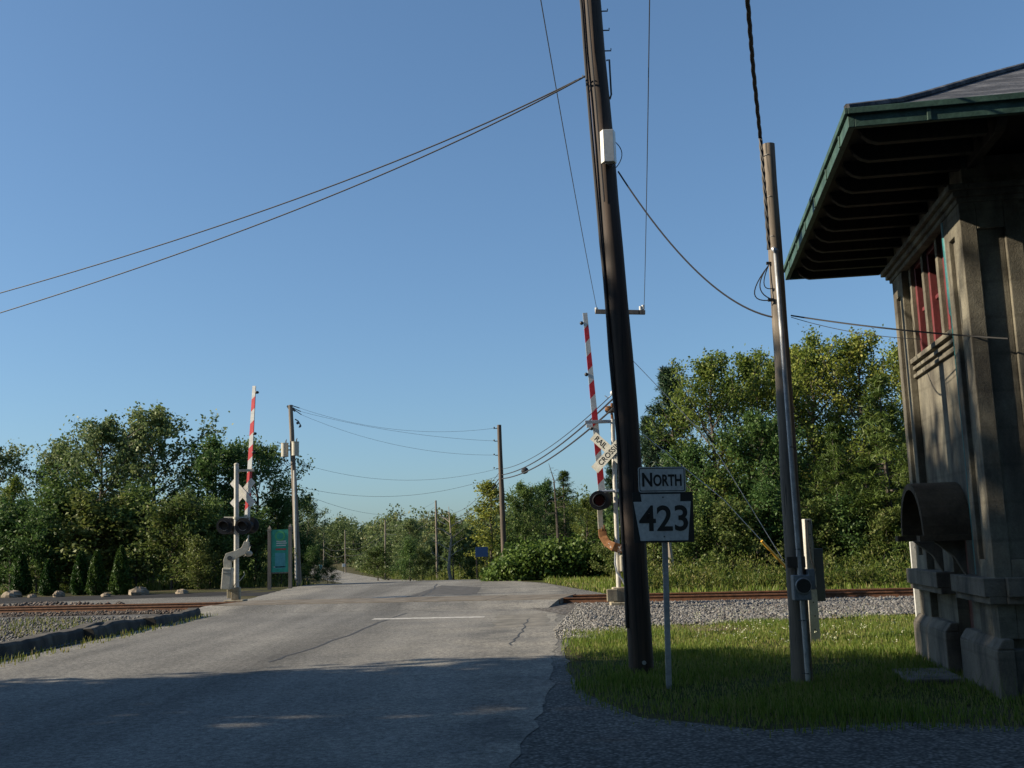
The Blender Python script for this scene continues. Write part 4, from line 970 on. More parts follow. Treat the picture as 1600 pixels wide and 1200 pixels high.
# ------------------------------------------------------------------ left verge: concrete kerbs, boulders
def block(x, y0, y1, h_, w_, label, z1=None):
    n = int((y1 - y0) / .22); q = MB(); rng = np.random.default_rng(int(y0 * 10)); vs = []
    for i in range(n + 1):
        t = i / n; y = y0 + (y1 - y0) * t; hh_ = h_ + ((z1 or h_) - h_) * t + rng.uniform(-.025, .01) + .02 * math.sin(y * .9) + .015 * math.sin(y * 2.3); j = rng.uniform(-.012, .012)
        vs += [(x + w_ / 2 + .05 + j, y, -.05), (x + w_ / 2 + j, y, hh_ - .05), (x + w_ / 2 - .05 + j, y, hh_), (x - w_ / 2, y, hh_ + rng.uniform(-.03, .01)), (x - w_ / 2 - .05, y, -.05)]
    fs = [tuple(range(5)), tuple(range(n * 5 + 4, n * 5 - 1, -1))]
    for i in range(n):
        for k in range(5): fs.append((i * 5 + k, i * 5 + (k + 1) % 5, (i + 1) * 5 + (k + 1) % 5, (i + 1) * 5 + k))
    o = q.add(fs=fs, vs=vs).build("concrete_kerb", M['barrier'], None, False, .012)
    tag(o, label, "kerb", "concrete kerbs along the left road edge")
block(-8.78, 9, 22.5, .25, .36, "longest and nearest dark concrete kerb block left of the road")
block(-8.56, 21.3, 25.6, .23, .3, "middle dark concrete kerb block overlapping the nearest one")
block(-8.36, 24.3, 27.7, .23, .3, "farthest dark concrete kerb block, ending by the rails")
for i, (px, py, wpx, hpx, lab) in enumerate(((18, 934, 30, 14, "low pale boulder at the left edge of the photo"), (92, 933, 20, 12, "pale boulder between the two leftmost cedars"), (165, 933, 16, 8, "small reddish stone below the tallest cedars"),
                                            (217, 930, 32, 16, "largest pale boulder by the dark side road"), (284, 928, 24, 9, "flat pale boulder right of the largest one"), (50, 934, 14, 7, "small grey stone beside the low boulder at far left"))):
    g0 = G(px, py); s = wpx / F * g0.y
    q = MB().blob((0, 0, hpx / F * g0.y * .2), (s * .5, s * .4, hpx / F * g0.y * .6), 13, 9, .13, np.random.default_rng(i + 5))
    o = q.build("boulder", M['stone'], None, False); o.location = (g0.x, g0.y, 0); o.rotation_euler = (0, 0, i * 1.3)
    tag(o, lab, "boulder", "boulders along the side road")
# little things beside the far road
g0 = P(753, 876, 51.5); sb = empty("blue_notice", (g0.x, g0.y, gz(51.5)), .1, "small blue notice board standing in the trees past the crest", "sign")
z_ = P(753, 862, 51.5).z - gz(51.5); z2 = P(753, 854.5, 51.5).z - gz(51.5); z3 = P(753, 870, 51.5).z - gz(51.5)
MB().bb(-.3, .3, -.02, .02, z3, z2).build("board", M['blue'], sb); MB().bb(-.28, -.22, .02, .08, -.3, z2).build("post", M['brownwood'], sb); MB().bb(.22, .28, .02, .08, -.3, z2).build("post", M['brownwood'], sb)
g0 = P(501, 886, 230); bn = empty("roadside_bin", (g0.x, g0.y, gz(230)), .3, "tiny light blue bin beside the far road", "bin")
MB().tube([(0, 0, 0), (0, 0, .9)], [.3, .38], 12).build("bin_body", plain("light_blue_plastic", (.16, .42, .6)), bn); MB().disc((0, 0, .93), (0, 0, 1), .41, .08, 12).build("lid", M['ltblue'], bn)
g0 = P(537, 880, 195); mbx = empty("roadside_box", (g0.x, g0.y, gz(195)), .2, "tiny white box on a post beside the second farthest pole", "mailbox")
MB().bb(-.28, .28, -.2, .2, 1.2, 1.75).build("box_body", M['white_box'], mbx); MB().bb(-.05, .05, -.05, .05, -.2, 1.2).build("post", M['greywood'], mbx)

# ------------------------------------------------------------------ trees
def nrm(v): return v / (np.linalg.norm(v) + 1e-9)
def grow(seed, H, R, base, tr, limbs, twigs, per, leaf, mat, bark, sig=.2, up=.5, prof='oval', lean=0., aspect=.55, clumps=3, thin=0.0, nb=(0, 0, .5), trunk_top=.97):
    """tapered trunk, limbs, twigs and leaf clumps -> (wood mesh, crown mesh); height H, crown radius R"""
    rng = np.random.default_rng(seed); wood = MB(); C = []; TI = []
    n = 9; tp_ = [np.array([lean * H * t ** 1.5 + rng.normal() * .012 * H * t, rng.normal() * .012 * H * t, H * trunk_top * t]) for t in np.linspace(0, 1, n)]
    rad = [tr * (1.25 if i == 0 else 1 - .88 * i / (n - 1)) for i in range(n)]
    wood.tube([(*p[:2], p[2] - (.2 if i == 0 else 0)) for i, p in enumerate(tp_)], rad, 8)
    def at_(t):
        k = min(int(t * (n - 1)), n - 2); f_ = t * (n - 1) - k; return tp_[k] * (1 - f_) + tp_[k + 1] * f_
    for i in range(limbs):
        u = (i + rng.uniform(.1, .9)) / limbs; t = base + (1 - base) * u ** .9
        if prof == 'oval': e = math.sin(math.pi * min(1, (.16 + .84 * u)) ** .85) ** .6 if u < .98 else .3
        elif prof == 'cone': e = (1 - u) ** .85 + .05
        elif prof == 'column': e = min(1, .55 + u) * (1 - u ** 4) + .1
        else: e = (1 - u * .5)
        if rng.uniform() < thin: continue
        az = i * 2.39996 + rng.normal() * .4; L_ = R * max(e, .18) * rng.uniform(.6, 1.25)
        elv = up * (.35 + .9 * u) + rng.normal() * .12
        d = np.array([math.cos(az) * math.cos(elv), math.sin(az) * math.cos(elv), math.sin(elv)])
        p0 = at_(min(t * .93, .99)); m = 5
        lp = [p0 + d * L_ * s + np.array([0, 0, .18 * L_ * s * s * (1 if up > 0 else -1)]) + rng.normal(size=3) * .04 * L_ * s for s in np.linspace(0, 1, m)]
        r0 = max(tr * .42 * (1 - u * .6), .02)
        wood.tube(lp, [r0 * (1 - .8 * k / (m - 1)) for k in range(m)], 5)
        shade = rng.uniform(-.12, .12)
        for j in range(twigs):
            s = .3 + .7 * (j + rng.uniform(0, 1)) / twigs; k = min(int(s * (m - 1)), m - 2); f_ = s * (m - 1) - k
            q0 = lp[k] * (1 - f_) + lp[k + 1] * f_
            td_ = nrm(d * .7 + rng.normal(size=3) * .75 + np.array([0, 0, .35 if up > 0 else -.3])); tl = L_ * rng.uniform(.24, .5) * (1.15 - .45 * s)
            q1 = q0 + td_ * tl; wood.tube([q0, q1], [r0 * .28, r0 * .08], 3, False)
            for c in range(clumps):
                cc = q0 + td_ * tl * (c + .8) / clumps
                k_ = int(per * rng.uniform(.6, 1.4)); sg = sig * rng.uniform(.6, 1.3)
                C.append(cc + rng.normal(size=(k_, 3)) * sg * np.array([1, 1, .75])); TI.append(np.clip(.45 + shade + rng.normal() * .12 + rng.normal(size=k_) * .2, 0, 1))
    C = np.concatenate(C); TI = np.concatenate(TI)
    return wood.mesh("trunk", bark, True), leaves("crown", C, leaf, aspect, mat, rng, TI, nb)
def conifer(seed, H, R, tr, mat, droop, tuft, nl, base=.06, gap=0.2, tip=.5, bark=None, aspect=.09, spray=7):
    rng = np.random.default_rng(seed); wood = MB(); C = []; D = []; TI = []
    wood.tube([(0, 0, -.2), (0, 0, H * .5), (rng.normal() * .05, 0, H)], [tr, tr * .55, .015], 8)
    lev = base * H
    while lev < H * .985:
        u = (lev / H - base) / (1 - base); L0 = R * ((1 - u) ** .8 + .06)
        for k in range(5):
            if rng.uniform() < gap: continue
            az = rng.uniform(0, 6.283); L_ = L0 * rng.uniform(.6, 1.12)
            el = tip * u + rng.normal() * .12
            d = np.array([math.cos(az) * math.cos(el), math.sin(az) * math.cos(el), math.sin(el)])
            pts = [np.array([0, 0, lev]) + d * L_ * s + np.array([0, 0, -droop * L_ * s * s]) for s in (0, .35, .7, 1)]
            wood.tube(pts, [tr * .22 * (1 - u) + .012, tr * .15 * (1 - u) + .01, .01, .006], 4)
            sh = rng.normal() * .1
            for s in np.arange(.25, 1.01, .75 / max(3, L_ * nl)):
                j = min(int(s * 3), 2); a0, a1 = (0, .35, .7)[j], (.35, .7, 1)[j]
                c = pts[j] + (pts[j + 1] - pts[j]) * min(1, (s - a0) / (a1 - a0 + 1e-6)) + rng.normal(size=3) * .1 * L_ * np.array([1, 1, .5])
                for w_ in range(spray):
                    dd = nrm(d * .6 + rng.normal(size=3) * .8 + np.array([0, 0, .35 - droop * 1.6]))
                    C.append(c + dd * tuft * .5); D.append(dd); TI.append(np.clip(.45 + sh + rng.normal() * .2, 0, 1))
        lev += H * .028 * rng.uniform(.7, 1.3) * (1.1 - .4 * u)
    return wood.mesh("trunk", bark or M['bark'], True), leaves("crown", np.array(C), tuft, aspect, mat, rng, np.array(TI), (0, 0, 0), np.array(D))
PR = {}
PR['A1'] = grow(11, 9, 3.3, .22, .16, 30, 11, 11, .18, M['leafA'], M['bark'], .19, .75, aspect=.6)
PR['A2'] = grow(12, 9, 3.0, .30, .15, 24, 11, 10, .18, M['leafA'], M['bark'], .17, .85, aspect=.6, thin=.12)
PR['B1'] = grow(21, 9, 3.2, .15, .17, 34, 11, 12, .18, M['leafB'], M['bark'], .22, .6, aspect=.65)
PR['C1'] = grow(31, 10, 3.5, .12, .18, 36, 12, 14, .14, M['leafC'], M['bark'], .19, .7, aspect=.6)
PR['C2'] = grow(32, 10, 3.0, .16, .16, 30, 12, 13, .14, M['leafC'], M['bark'], .17, .9, aspect=.6, thin=.08)
PR['N1'] = grow(41, 8, 1.3, .12, .1, 26, 6, 10, .17, M['leafC'], M['bark'], .2, .9, 'column')
PR['U1'] = grow(51, 3.2, 1.9, .04, .05, 22, 8, 10, .15, M['leafU'], M['bark'], .2, .8, 'bush')
PR['U2'] = grow(52, 2.6, 2.2, .04, .05, 22, 8, 10, .15, M['leafC'], M['bark'], .22, .6, 'bush')
PR['U3'] = grow(53, 4.2, 1.9, .06, .06, 26, 8, 11, .17, M['leafB'], M['bark'], .24, .8, 'bush')
PR['S1'] = grow(61, 2.2, 1.3, .03, .03, 16, 6, 8, .1, M['leafU'], M['bark'], .15, .9, 'bush')
PR['PINE'] = conifer(71, 9, 2.3, .14, M['pine'], -.1, .34, 6, .22, .12, .7, spray=14, aspect=.14)
PR['HEM'] = conifer(72, 9, 2.6, .16, M['spruce'], .32, .34, 6, .03, .12, .35, spray=9, aspect=.14)
PR['SPIRE'] = conifer(73, 7, 1.2, .1, M['spruce'], .1, .22, 6, .1, .2, .5, spray=8, aspect=.12)
PR['CEDAR'] = conifer(74, 2.2, .42, .06, M['cedar'], -.9, .16, 16, .02, .0, 1.1, spray=12, aspect=.25)
def cedar(seed, H, R):
    rng = np.random.default_rng(seed); n = 5200
    t = rng.beta(1.1, 1.5, n); az = rng.uniform(0, 6.283, n); prof_ = R * (1 - t) ** .55 * np.minimum(1, .55 + t * 4) * (1 + .12 * np.sin(az * 5 + t * 9)) * rng.uniform(.72, 1.08, n)
    Cc = np.stack([np.cos(az) * prof_, np.sin(az) * prof_, .04 + t * H * .97], 1)
    D_ = np.stack([np.cos(az) * .35, np.sin(az) * .35, np.ones(n)], 1)
    w_ = MB().tube([(0, 0, -.2), (0, 0, H * .5), (0, 0, H * .92)], [.05, .03, .008], 6)
    return w_.mesh("trunk", M['bark'], True), leaves("crown", Cc, .13, .35, M['cedar'], rng, np.clip(rng.normal(.5, .22, n), 0, 1), (0, 0, 0), D_)
PR['CEDAR'] = cedar(74, 2.2, .45)
PR['SHADE'] = grow(81, 13, 4.6, .1, .26, 44, 10, 14, .3, M['leafB'], M['bark'], .38, .6, aspect=.7)
PR['DEAD'] = grow(91, 6.5, 1.0, .35, .07, 26, 4, 0, .1, M['leafU'], M['palebark'], .1, .7, 'cone') if False else None
COUNT = {}
def plant(kind, name, x, y, H, wid, label, cat="tree", group=None, rot=None, z=None):
    tm, cm = PR[kind]; h0 = {'A1': 9, 'A2': 9, 'B1': 9, 'C1': 10, 'C2': 10, 'N1': 8, 'U1': 3.2, 'U2': 2.6, 'U3': 4.2, 'S1': 2.2, 'PINE': 9, 'HEM': 9, 'SPIRE': 7, 'CEDAR': 2.2, 'SHADE': 13}[kind]
    k = H / h0
    t = empty(name, (x, y, gz(y) if z is None else z), random.uniform(0, 6.28) if rot is None else rot, label, cat, group)
    t.scale = (k * wid, k * wid, k)
    for nm, me in (("trunk", tm), ("crown", cm)):
        o = bpy.data.objects.new(nm, me); COL.objects.link(o); o.parent = t
    return t
def plant_px(kind, name, px, ptop, depth, wid, label, cat="tree", group=None, rot=None):
    tp_ = P(px, ptop, depth); z = gz(depth)
    return plant(kind, name, tp_.x, depth, (tp_.z - z) * (.97 if kind not in ('PINE', 'HEM', 'SPIRE', 'CEDAR') else 1), wid, label, cat, group, rot)
GL, GR_, GM, GS = "trees behind the side road", "trees behind the track on the right", "trees past the road crest", "undergrowth at the foot of the trees"
# left wood
plant_px('A2', "broadleaf_tree", -15, 690, 58, 1.0, "ragged broadleaf tree cut by the photo's left edge", group=GL)
plant_px('N1', "broadleaf_tree", 24, 728, 55, .8, "thin spindly tree against the sky near the left edge", group=GL)
plant_px('A2', "broadleaf_tree", 92, 690, 60, .9, "open silvery tree left of the tallest on the left side", group=GL)
plant_px('A1', "broadleaf_tree", 160, 655, 57, 1.0, "silvery green tree just left of the tallest one on the left side", group=GL)
plant_px('A1', "broadleaf_tree", 240, 638, 59, 1.1, "tallest silvery green tree on the left side", group=GL)
plant_px('B1', "broadleaf_tree", 338, 680, 57, 1.05, "dark round tree standing behind the crossing gate's mast", group=GL)
plant_px('B1', "broadleaf_tree", 402, 683, 62, .95, "dark tree between crossing gate arm and transformer pole", group=GL)
plant_px('B1', "broadleaf_tree", 434, 770, 60, .8, "low dark tree directly behind the green information board", group=GL)
plant_px('A1', "broadleaf_tree", 288, 770, 52, .9, "smaller pale green tree in front of the dark ones, left of the mast", group=GL)
plant_px('A2', "broadleaf_tree", 480, 775, 84, .8, "small ragged tree right of the transformer pole", group=GM)
for i, (k, px, pt_, d_, wd, lab) in enumerate((('U3', 20, 800, 52, 1.2, "dark undergrowth bush at the left edge"), ('U3', 95, 765, 54, 1.2, "tall bush behind the leftmost cedars"), ('U1', 150, 790, 53, 1.3, "bush filling the gap behind the tall cedars"), ('U3', 215, 780, 54, 1.2, "bush behind the largest boulder"),
        ('U1', 270, 800, 51, 1.2, "pale bush near the flat boulder"), ('U3', 330, 800, 52, 1.1, "dark bush left of the gate mast"), ('U3', 400, 815, 52, 1.1, "dark bush between gate mast and green board"), ('U1', 440, 845, 50.5, .9, "small bush under the green board"),
        ('U3', 490, 862, 54, .8, "brownish bush at the foot of the transformer pole"), ('U1', 512, 880, 57, 1.0, "low bush where the far road appears"), ('U3', 60, 815, 51, 1.0, "bush between the two leftmost cedars"), ('U1', 310, 850, 49.5, .9, "low bush right of the flat boulder"), ('U3', 470, 840, 60, 1.1, "dark bush behind the transformer pole"))):
    plant_px(k, "bush", px, pt_, d_, wd, lab, "bush", GS)
for px, y0, hpx, w_, lab in ((32, 932, 66, 1.15, "leftmost small cedar by the side road"), (75, 933, 56, 1.2, "second cedar from left, shortest of the row"), (125, 932, 68, 1.1, "middle cedar of the row, pointed and slightly leaning"), (150, 932, 70, 1.05, "fourth cedar of the row, tallest and straight"), (188, 932, 76, 1.05, "rightmost cedar of the row beside the largest boulder")):
    g0 = G(px, y0 - 2); plant('CEDAR', "cedar_shrub", g0.x, g0.y, hpx / F * g0.y, w_, lab, "shrub", "cedars along the side road")
# middle
plant_px('A1', "broadleaf_tree", 640, 812, 118, 1.0, "rounded tree between the two nearest thin far poles", group=GM)
plant_px('C2', "broadleaf_tree", 706, 800, 62, .7, "tree with pale crooked trunk right of the thin pole past the crest", group=GM)
plant_px('N1', "broadleaf_tree", 765, 738, 54, 1.3, "tall narrow tree just left of the tall roadside pole", group=GM)
plant_px('B1', "broadleaf_tree", 818, 752, 60, .8, "dark ragged tree just right of the tall roadside pole", group=GM)
plant_px('B1', "broadleaf_tree", 850, 748, 64, .7, "dark feathery tree behind the leafy roadside bush", group=GM)
plant_px('SPIRE', "conifer_tree", 880, 735, 55, 1.5, "grey green conifer with a thin bare tip", group=GM)
plant_px('C1', "broadleaf_tree", 915, 772, 50, .8, "yellow green tree just left of the near crossing gate", group=GM)
plant_px('PINE', "pine_tree", 958, 712, 58, .9, "dark pine top behind the near crossbuck", group=GR_)
# right wood
plant_px('PINE', "pine_tree", 1046, 580, 46, 1.0, "tall dark pine right of the black pole", group=GR_)
plant_px('PINE', "pine_tree", 1012, 655, 48, .9, "lower dark pine behind the black pole", group=GR_)
plant_px('C2', "broadleaf_tree", 1105, 545, 43, .95, "yellow green tree just right of the tall pine", group=GR_)
plant_px('C2', "broadleaf_tree", 1165, 540, 45, .9, "yellow green tree left of the slim pole", group=GR_)
plant_px('C1', "broadleaf_tree", 1218, 545, 47, .9, "yellow green tree right behind the slim pole", group=GR_)
plant_px('C1', "broadleaf_tree", 1262, 518, 44, .95, "tall yellow green tree right of the slim pole's middle", group=GR_)
plant_px('C2', "broadleaf_tree", 1335, 512, 43, .95, "tallest tree on the right, close to the tower", group=GR_)
plant_px('C1', "broadleaf_tree", 1412, 535, 46, .9, "tree half hidden behind the tower's far corner", group=GR_)
plant_px('HEM', "hemlock_tree", 1372, 585, 38, 1.05, "dark drooping hemlock touching the tower's edge", group=GR_)
plant_px('HEM', "hemlock_tree", 1300, 660, 38.5, .95, "lower dark hemlock behind the white post", group=GR_)
plant_px('HEM', "hemlock_tree", 1425, 640, 36.5, .8, "small dark hemlock hidden beside the tower", group=GR_)
plant_px('B1', "broadleaf_tree", 1185, 640, 41, .95, "dark low tree behind the guy wires", group=GR_)
plant_px('B1', "broadleaf_tree", 1075, 690, 42, .9, "dark low tree behind the route sign", group=GR_)
for i, (k, px, pt_, d_, wd, lab) in enumerate((('U1', 1020, 800, 40, 1.0, "bush right behind the black pole's middle"), ('U3', 1085, 790, 39, 1.0, "dark bush behind the route sign's edge"), ('U1', 1140, 800, 38.5, 1.1, "bush behind the foot of the guy wires"), ('U3', 1200, 775, 39, 1.1, "dark bush behind the slim pole"),
        ('U1', 1260, 800, 38, 1.1, "bush behind the white post"), ('U3', 1320, 790, 38, 1.1, "dark bush under the low hemlock"), ('U1', 1385, 810, 37, 1.1, "bush under the hemlock by the tower"), ('U1', 960, 835, 45, 1.0, "bush behind the near crossing gate"), ('U3', 990, 800, 46, 1.1, "dark bush behind gate and black pole"),
        ('U1', 735, 865, 60, .9, "bush left of the blue notice"), ('U3', 790, 830, 58, .9, "dark bush behind the tall roadside pole"), ('U1', 660, 862, 84, 1.0, "bush left of the nearest thin far pole"), ('U3', 640, 850, 95, 1.1, "dark bush past the crest in the middle"), ('U1', 590, 862, 125, 1.5, "bush beside the middle thin far pole"))):
    plant_px(k, "bush", px, pt_, d_, wd, lab, "bush", GS)
# knotweed mound at the right of the crest
rng = np.random.default_rng(5)
kc = P(866, 905, 47.6); q = MB(); Cs = []; Ds = []
n = 3200; th = rng.uniform(0, 6.283, n); ph = np.arccos(rng.uniform(0, 1, n)); rr_ = rng.uniform(.75, 1.0, n)
for i in range(n):
    lump = 1 + .16 * math.sin(3 * th[i] + 1) + .1 * math.sin(5 * ph[i] + 2 * th[i])
    p = np.array([3.2 * math.sin(ph[i]) * math.cos(th[i]), 1.2 * math.sin(ph[i]) * math.sin(th[i]), 1.5 * math.cos(ph[i]) ** .8]) * rr_[i] * lump
    Cs.append(p + rng.normal(size=(5, 3)) * .16)
for i in range(60):
    e = Cs[rng.integers(n)][0]; q.tube([(e[0] * .35, e[1] * .35, -.1), tuple(e * .7), tuple(e)], [.02, .015, .008], 4)
kw = empty("knotweed_bush", (kc.x, 47.9, 0), 0, "broad mound of bright large-leaved bush at the right of the road crest", "bush")
o = bpy.data.objects.new("foliage", leaves("foliage", np.concatenate(Cs), .16, .75, M['leafK'], rng, None, (0, -.3, .6))); COL.objects.link(o); o.parent = kw
q.build("stem", M['bark'], kw, True)
# bare pale tree with broken limb by the thin pole
bt = empty("bare_tree", (P(705, 905, 61).x, 61, gz(61)), 0, "small bare tree with pale broken trunk beside the thin pole", "tree")
q = MB(); rng = np.random.default_rng(8)
base_ = np.array([0, 0, 0.]); tip_ = np.array([-.1, 0, 4.2])
q.tube([(0, 0, -.2), (-.12, 0, .7), (-.05, 0, 1.5), (.05, 0, 2.4), (-.05, 0, 4.2)], [.12, .1, .08, .05, .015], 7)
for z_, az, L_ in ((1.0, 3.4, 1.1), (1.7, 2.9, 1.2), (1.9, .3, 1.0), (2.3, .8, 1.1), (2.6, 3.3, .9), (3.0, .2, .8), (3.3, 2.6, .6), (1.4, .1, .7)):
    d = np.array([math.cos(az), .3 * math.sin(az * 3), .55]); p0 = np.array([0, 0, z_])
    q.tube([p0, p0 + d * L_ * .5 + [0, 0, .05], p0 + d * L_], [.035, .022, .008], 5)
    for k in range(3):
        p1 = p0 + d * L_ * (.4 + .25 * k); q.tube([p1, p1 + rng.normal(size=3) * .2 + [0, 0, .25]], [.014, .005], 4)
q.build("trunk", M['palebark'], bt, True)
# dead spire above the conifer
ds_ = empty("dead_tree", (P(872, 905, 52).x, 52, gz(52)), 0, "thin dead grey tree with bare twigs behind the leafy bush", "tree")
q = MB(); top = P(868, 722, 52).z
q.tube([(.1, 0, -.2), (.05, 0, top * .5), (-.02, 0, top * .85), (-.25, 0, top)], [.09, .06, .03, .008], 6)
for i in range(26):
    z_ = top * (.45 + .53 * random.random()); az = i * 2.4; L_ = ((1.25 - z_ / top) * .9 + .1) * random.uniform(.5, 1.2); d = np.array([math.cos(az), math.sin(az), random.uniform(-.1, .5)])
    q.tube([(0, 0, z_), tuple(np.array([0, 0, z_]) + d * L_ * .6), tuple(np.array([0, 0, z_ - .12]) + d * L_)], [.012, .008, .004], 4)
q.build("trunk", M['bark'], ds_, True)
# bare trunk seen under the route sign
tr_ = empty("tree_trunk", (P(1048, 890, 38).x, 38, 0), 0, "pale bare trunk standing in the weeds right of the sign post", "tree")
MB().tube([(0, 0, -.2), (.02, 0, .8), (-.05, 0, 1.7), (.05, 0, 2.5)], [.13, .11, .09, .03], 8).tube([(0, 0, 1.6), (.4, -.1, 2.0), (.7, -.2, 2.2)], [.05, .03, .012], 5).build("trunk", M['palebark'], tr_, True)
# tall trees left of the road, outside the picture: they throw the shade on the near road, grass and tower; low tree and those behind the camera added to block light
for i, (x, y, H_, w_) in enumerate(((-19, 10.6, 14.2, .9), (-17.5, 3.5, 14, 1.0), (-19.5, -3.5, 14.5, 1.0), (-18, -11.5, 15, 1.0), (-25, 5.5, 15.5, .95), (-26, -6, 18, 1.0), (-12, -12, 15, 1.0), (-4.5, -8.5, 16, 1.0), (5, -8, 15.5, 1.0), (13, -6, 15, 1.0), (0, -15, 19, 1.1), (-14.6, 12.2, 6.8, .95))):
    plant('SHADE', "shade_tree", x, y, H_, w_, "tall leafy tree out of view beside or behind the viewpoint, blocking sun and sky" if H_ > 8 else "unseen low bushy tree added left of the road to extend its shade", group="unseen shade trees around the viewpoint", rot=i * 1.1)

# ------------------------------------------------------------------ woods, grass, stones: uncountable stuff
def wood_mass(name, spots, leaf, mat, label, per=1500, seed=3):
    rng = np.random.default_rng(seed); Cs = []; TI = []; tr__ = MB()
    for x, y, H_, R in spots:
        k = int(per * rng.uniform(.7, 1.2)); cl = rng.normal(size=(max(12, k // 26), 3)); cl /= np.linalg.norm(cl, axis=1)[:, None]
        cl *= rng.uniform(.45, 1.0, (len(cl), 1)); idx = rng.integers(0, len(cl), k)
        p = cl[idx] + rng.normal(size=(k, 3)) * .13
        p[:, 2] = np.where(p[:, 2] > 0, p[:, 2] * rng.uniform(.9, 1.15), p[:, 2])
        c = p * np.array([R, R, H_ * .5]) + np.array([x, y, gz(y) + H_ * .5])
        Cs.append(c); t0 = rng.uniform(.15, .85); TI.append(np.clip(t0 + rng.normal(size=k) * .13 + rng.normal(size=len(cl))[idx] * .1, 0, 1))
        tr__.tube([(x, y, gz(y) - .5), (x, y, gz(y) + H_ * .7)], [H_ * .018, H_ * .006], 5)
    me = leaves("leaf_mass", np.concatenate(Cs), leaf, .75, mat, rng, np.concatenate(TI), (0, -.2, .5))
    o = bpy.data.objects.new(name, me); COL.objects.link(o); tag(o, label, "woodland", None, "stuff")
    t = tr__.build("trunks", M['bark'], o, True); t['kind'] = "stuff"
    return o
rng = np.random.default_rng(77); sp = []
for i in range(75):                                        # far wood behind the bend
    y = rng.uniform(150, 290); px = rng.uniform(440, 960); x = (px - 800) / F * y
    if rx(RL, y) - 5 < x < rx(RR, y) + 5: continue
    ptop = np.interp(px, [440, 520, 560, 600, 700, 740, 780, 960], [800, 806, 802, 800, 802, 794, 780, 770]) + rng.uniform(-3, 22)
    H_ = P(px, ptop, y).z - gz(y); sp.append((x, y, H_, rng.uniform(2.6, 4.2)))
for i in range(34):                                        # nearer edge of that wood, right of the road
    y = rng.uniform(92, 150); px = rng.uniform(600, 960); x = (px - 800) / F * y
    if x < rx(RR, y) + 4: continue
    ptop = np.interp(px, [600, 700, 780, 960], [838, 822, 800, 780]) + rng.uniform(0, 24)
    sp.append((x, y, P(px, ptop, y).z - gz(y), rng.uniform(2.0, 3.2)))
for i in range(46):
    px = rng.uniform(420, 640); y = rng.uniform(262, 335); x = (px - 800) / F * y
    sp.append((x, y, P(px, rng.uniform(806, 838), y).z - gz(y), rng.uniform(3, 4.5)))
for i in range(46):                                        # scrub along both sides of the far road
    y = rng.uniform(110, 255); side = rng.uniform() < .6
    x = rx(RR, y) + rng.uniform(4, 12) if side else rx(RL, y) - rng.uniform(3, 9)
    sp.append((x, y, rng.uniform(1.5, 3.8), rng.uniform(1.5, 2.6)))
wood_mass("far_wood", sp, .5, M['far'], "mixed green wood closing the view beyond the far road", 1500)
rng = np.random.default_rng(78); sp = []
for i in range(30):
    y = rng.uniform(66, 95); px = rng.uniform(-80, 440); sp.append(((px - 800) / F * y, y, P(px, rng.uniform(770, 810), y).z, rng.uniform(2, 3)))
for i in range(36):
    y = rng.uniform(52, 75); px = rng.uniform(960, 1640); sp.append(((px - 800) / F * y, y, P(px, np.interp(px, [960, 1050, 1640], [770, 690, 600]) + rng.uniform(0, 60), y).z, rng.uniform(2, 3)))
wood_mass("back_wood", sp, .3, M['leafB'], "dark wood filling in behind the nearer trees on both sides", 1700)
def inside(px, py, poly):
    r = np.zeros(len(px), bool); j = len(poly) - 1
    for i in range(len(poly)):
        xi, yi = poly[i]; xj, yj = poly[j]
        c = ((yi > py) != (yj > py)) & (px < (xj - xi) * (py - yi) / (yj - yi + 1e-12) + xi); r ^= c; j = i
    return r
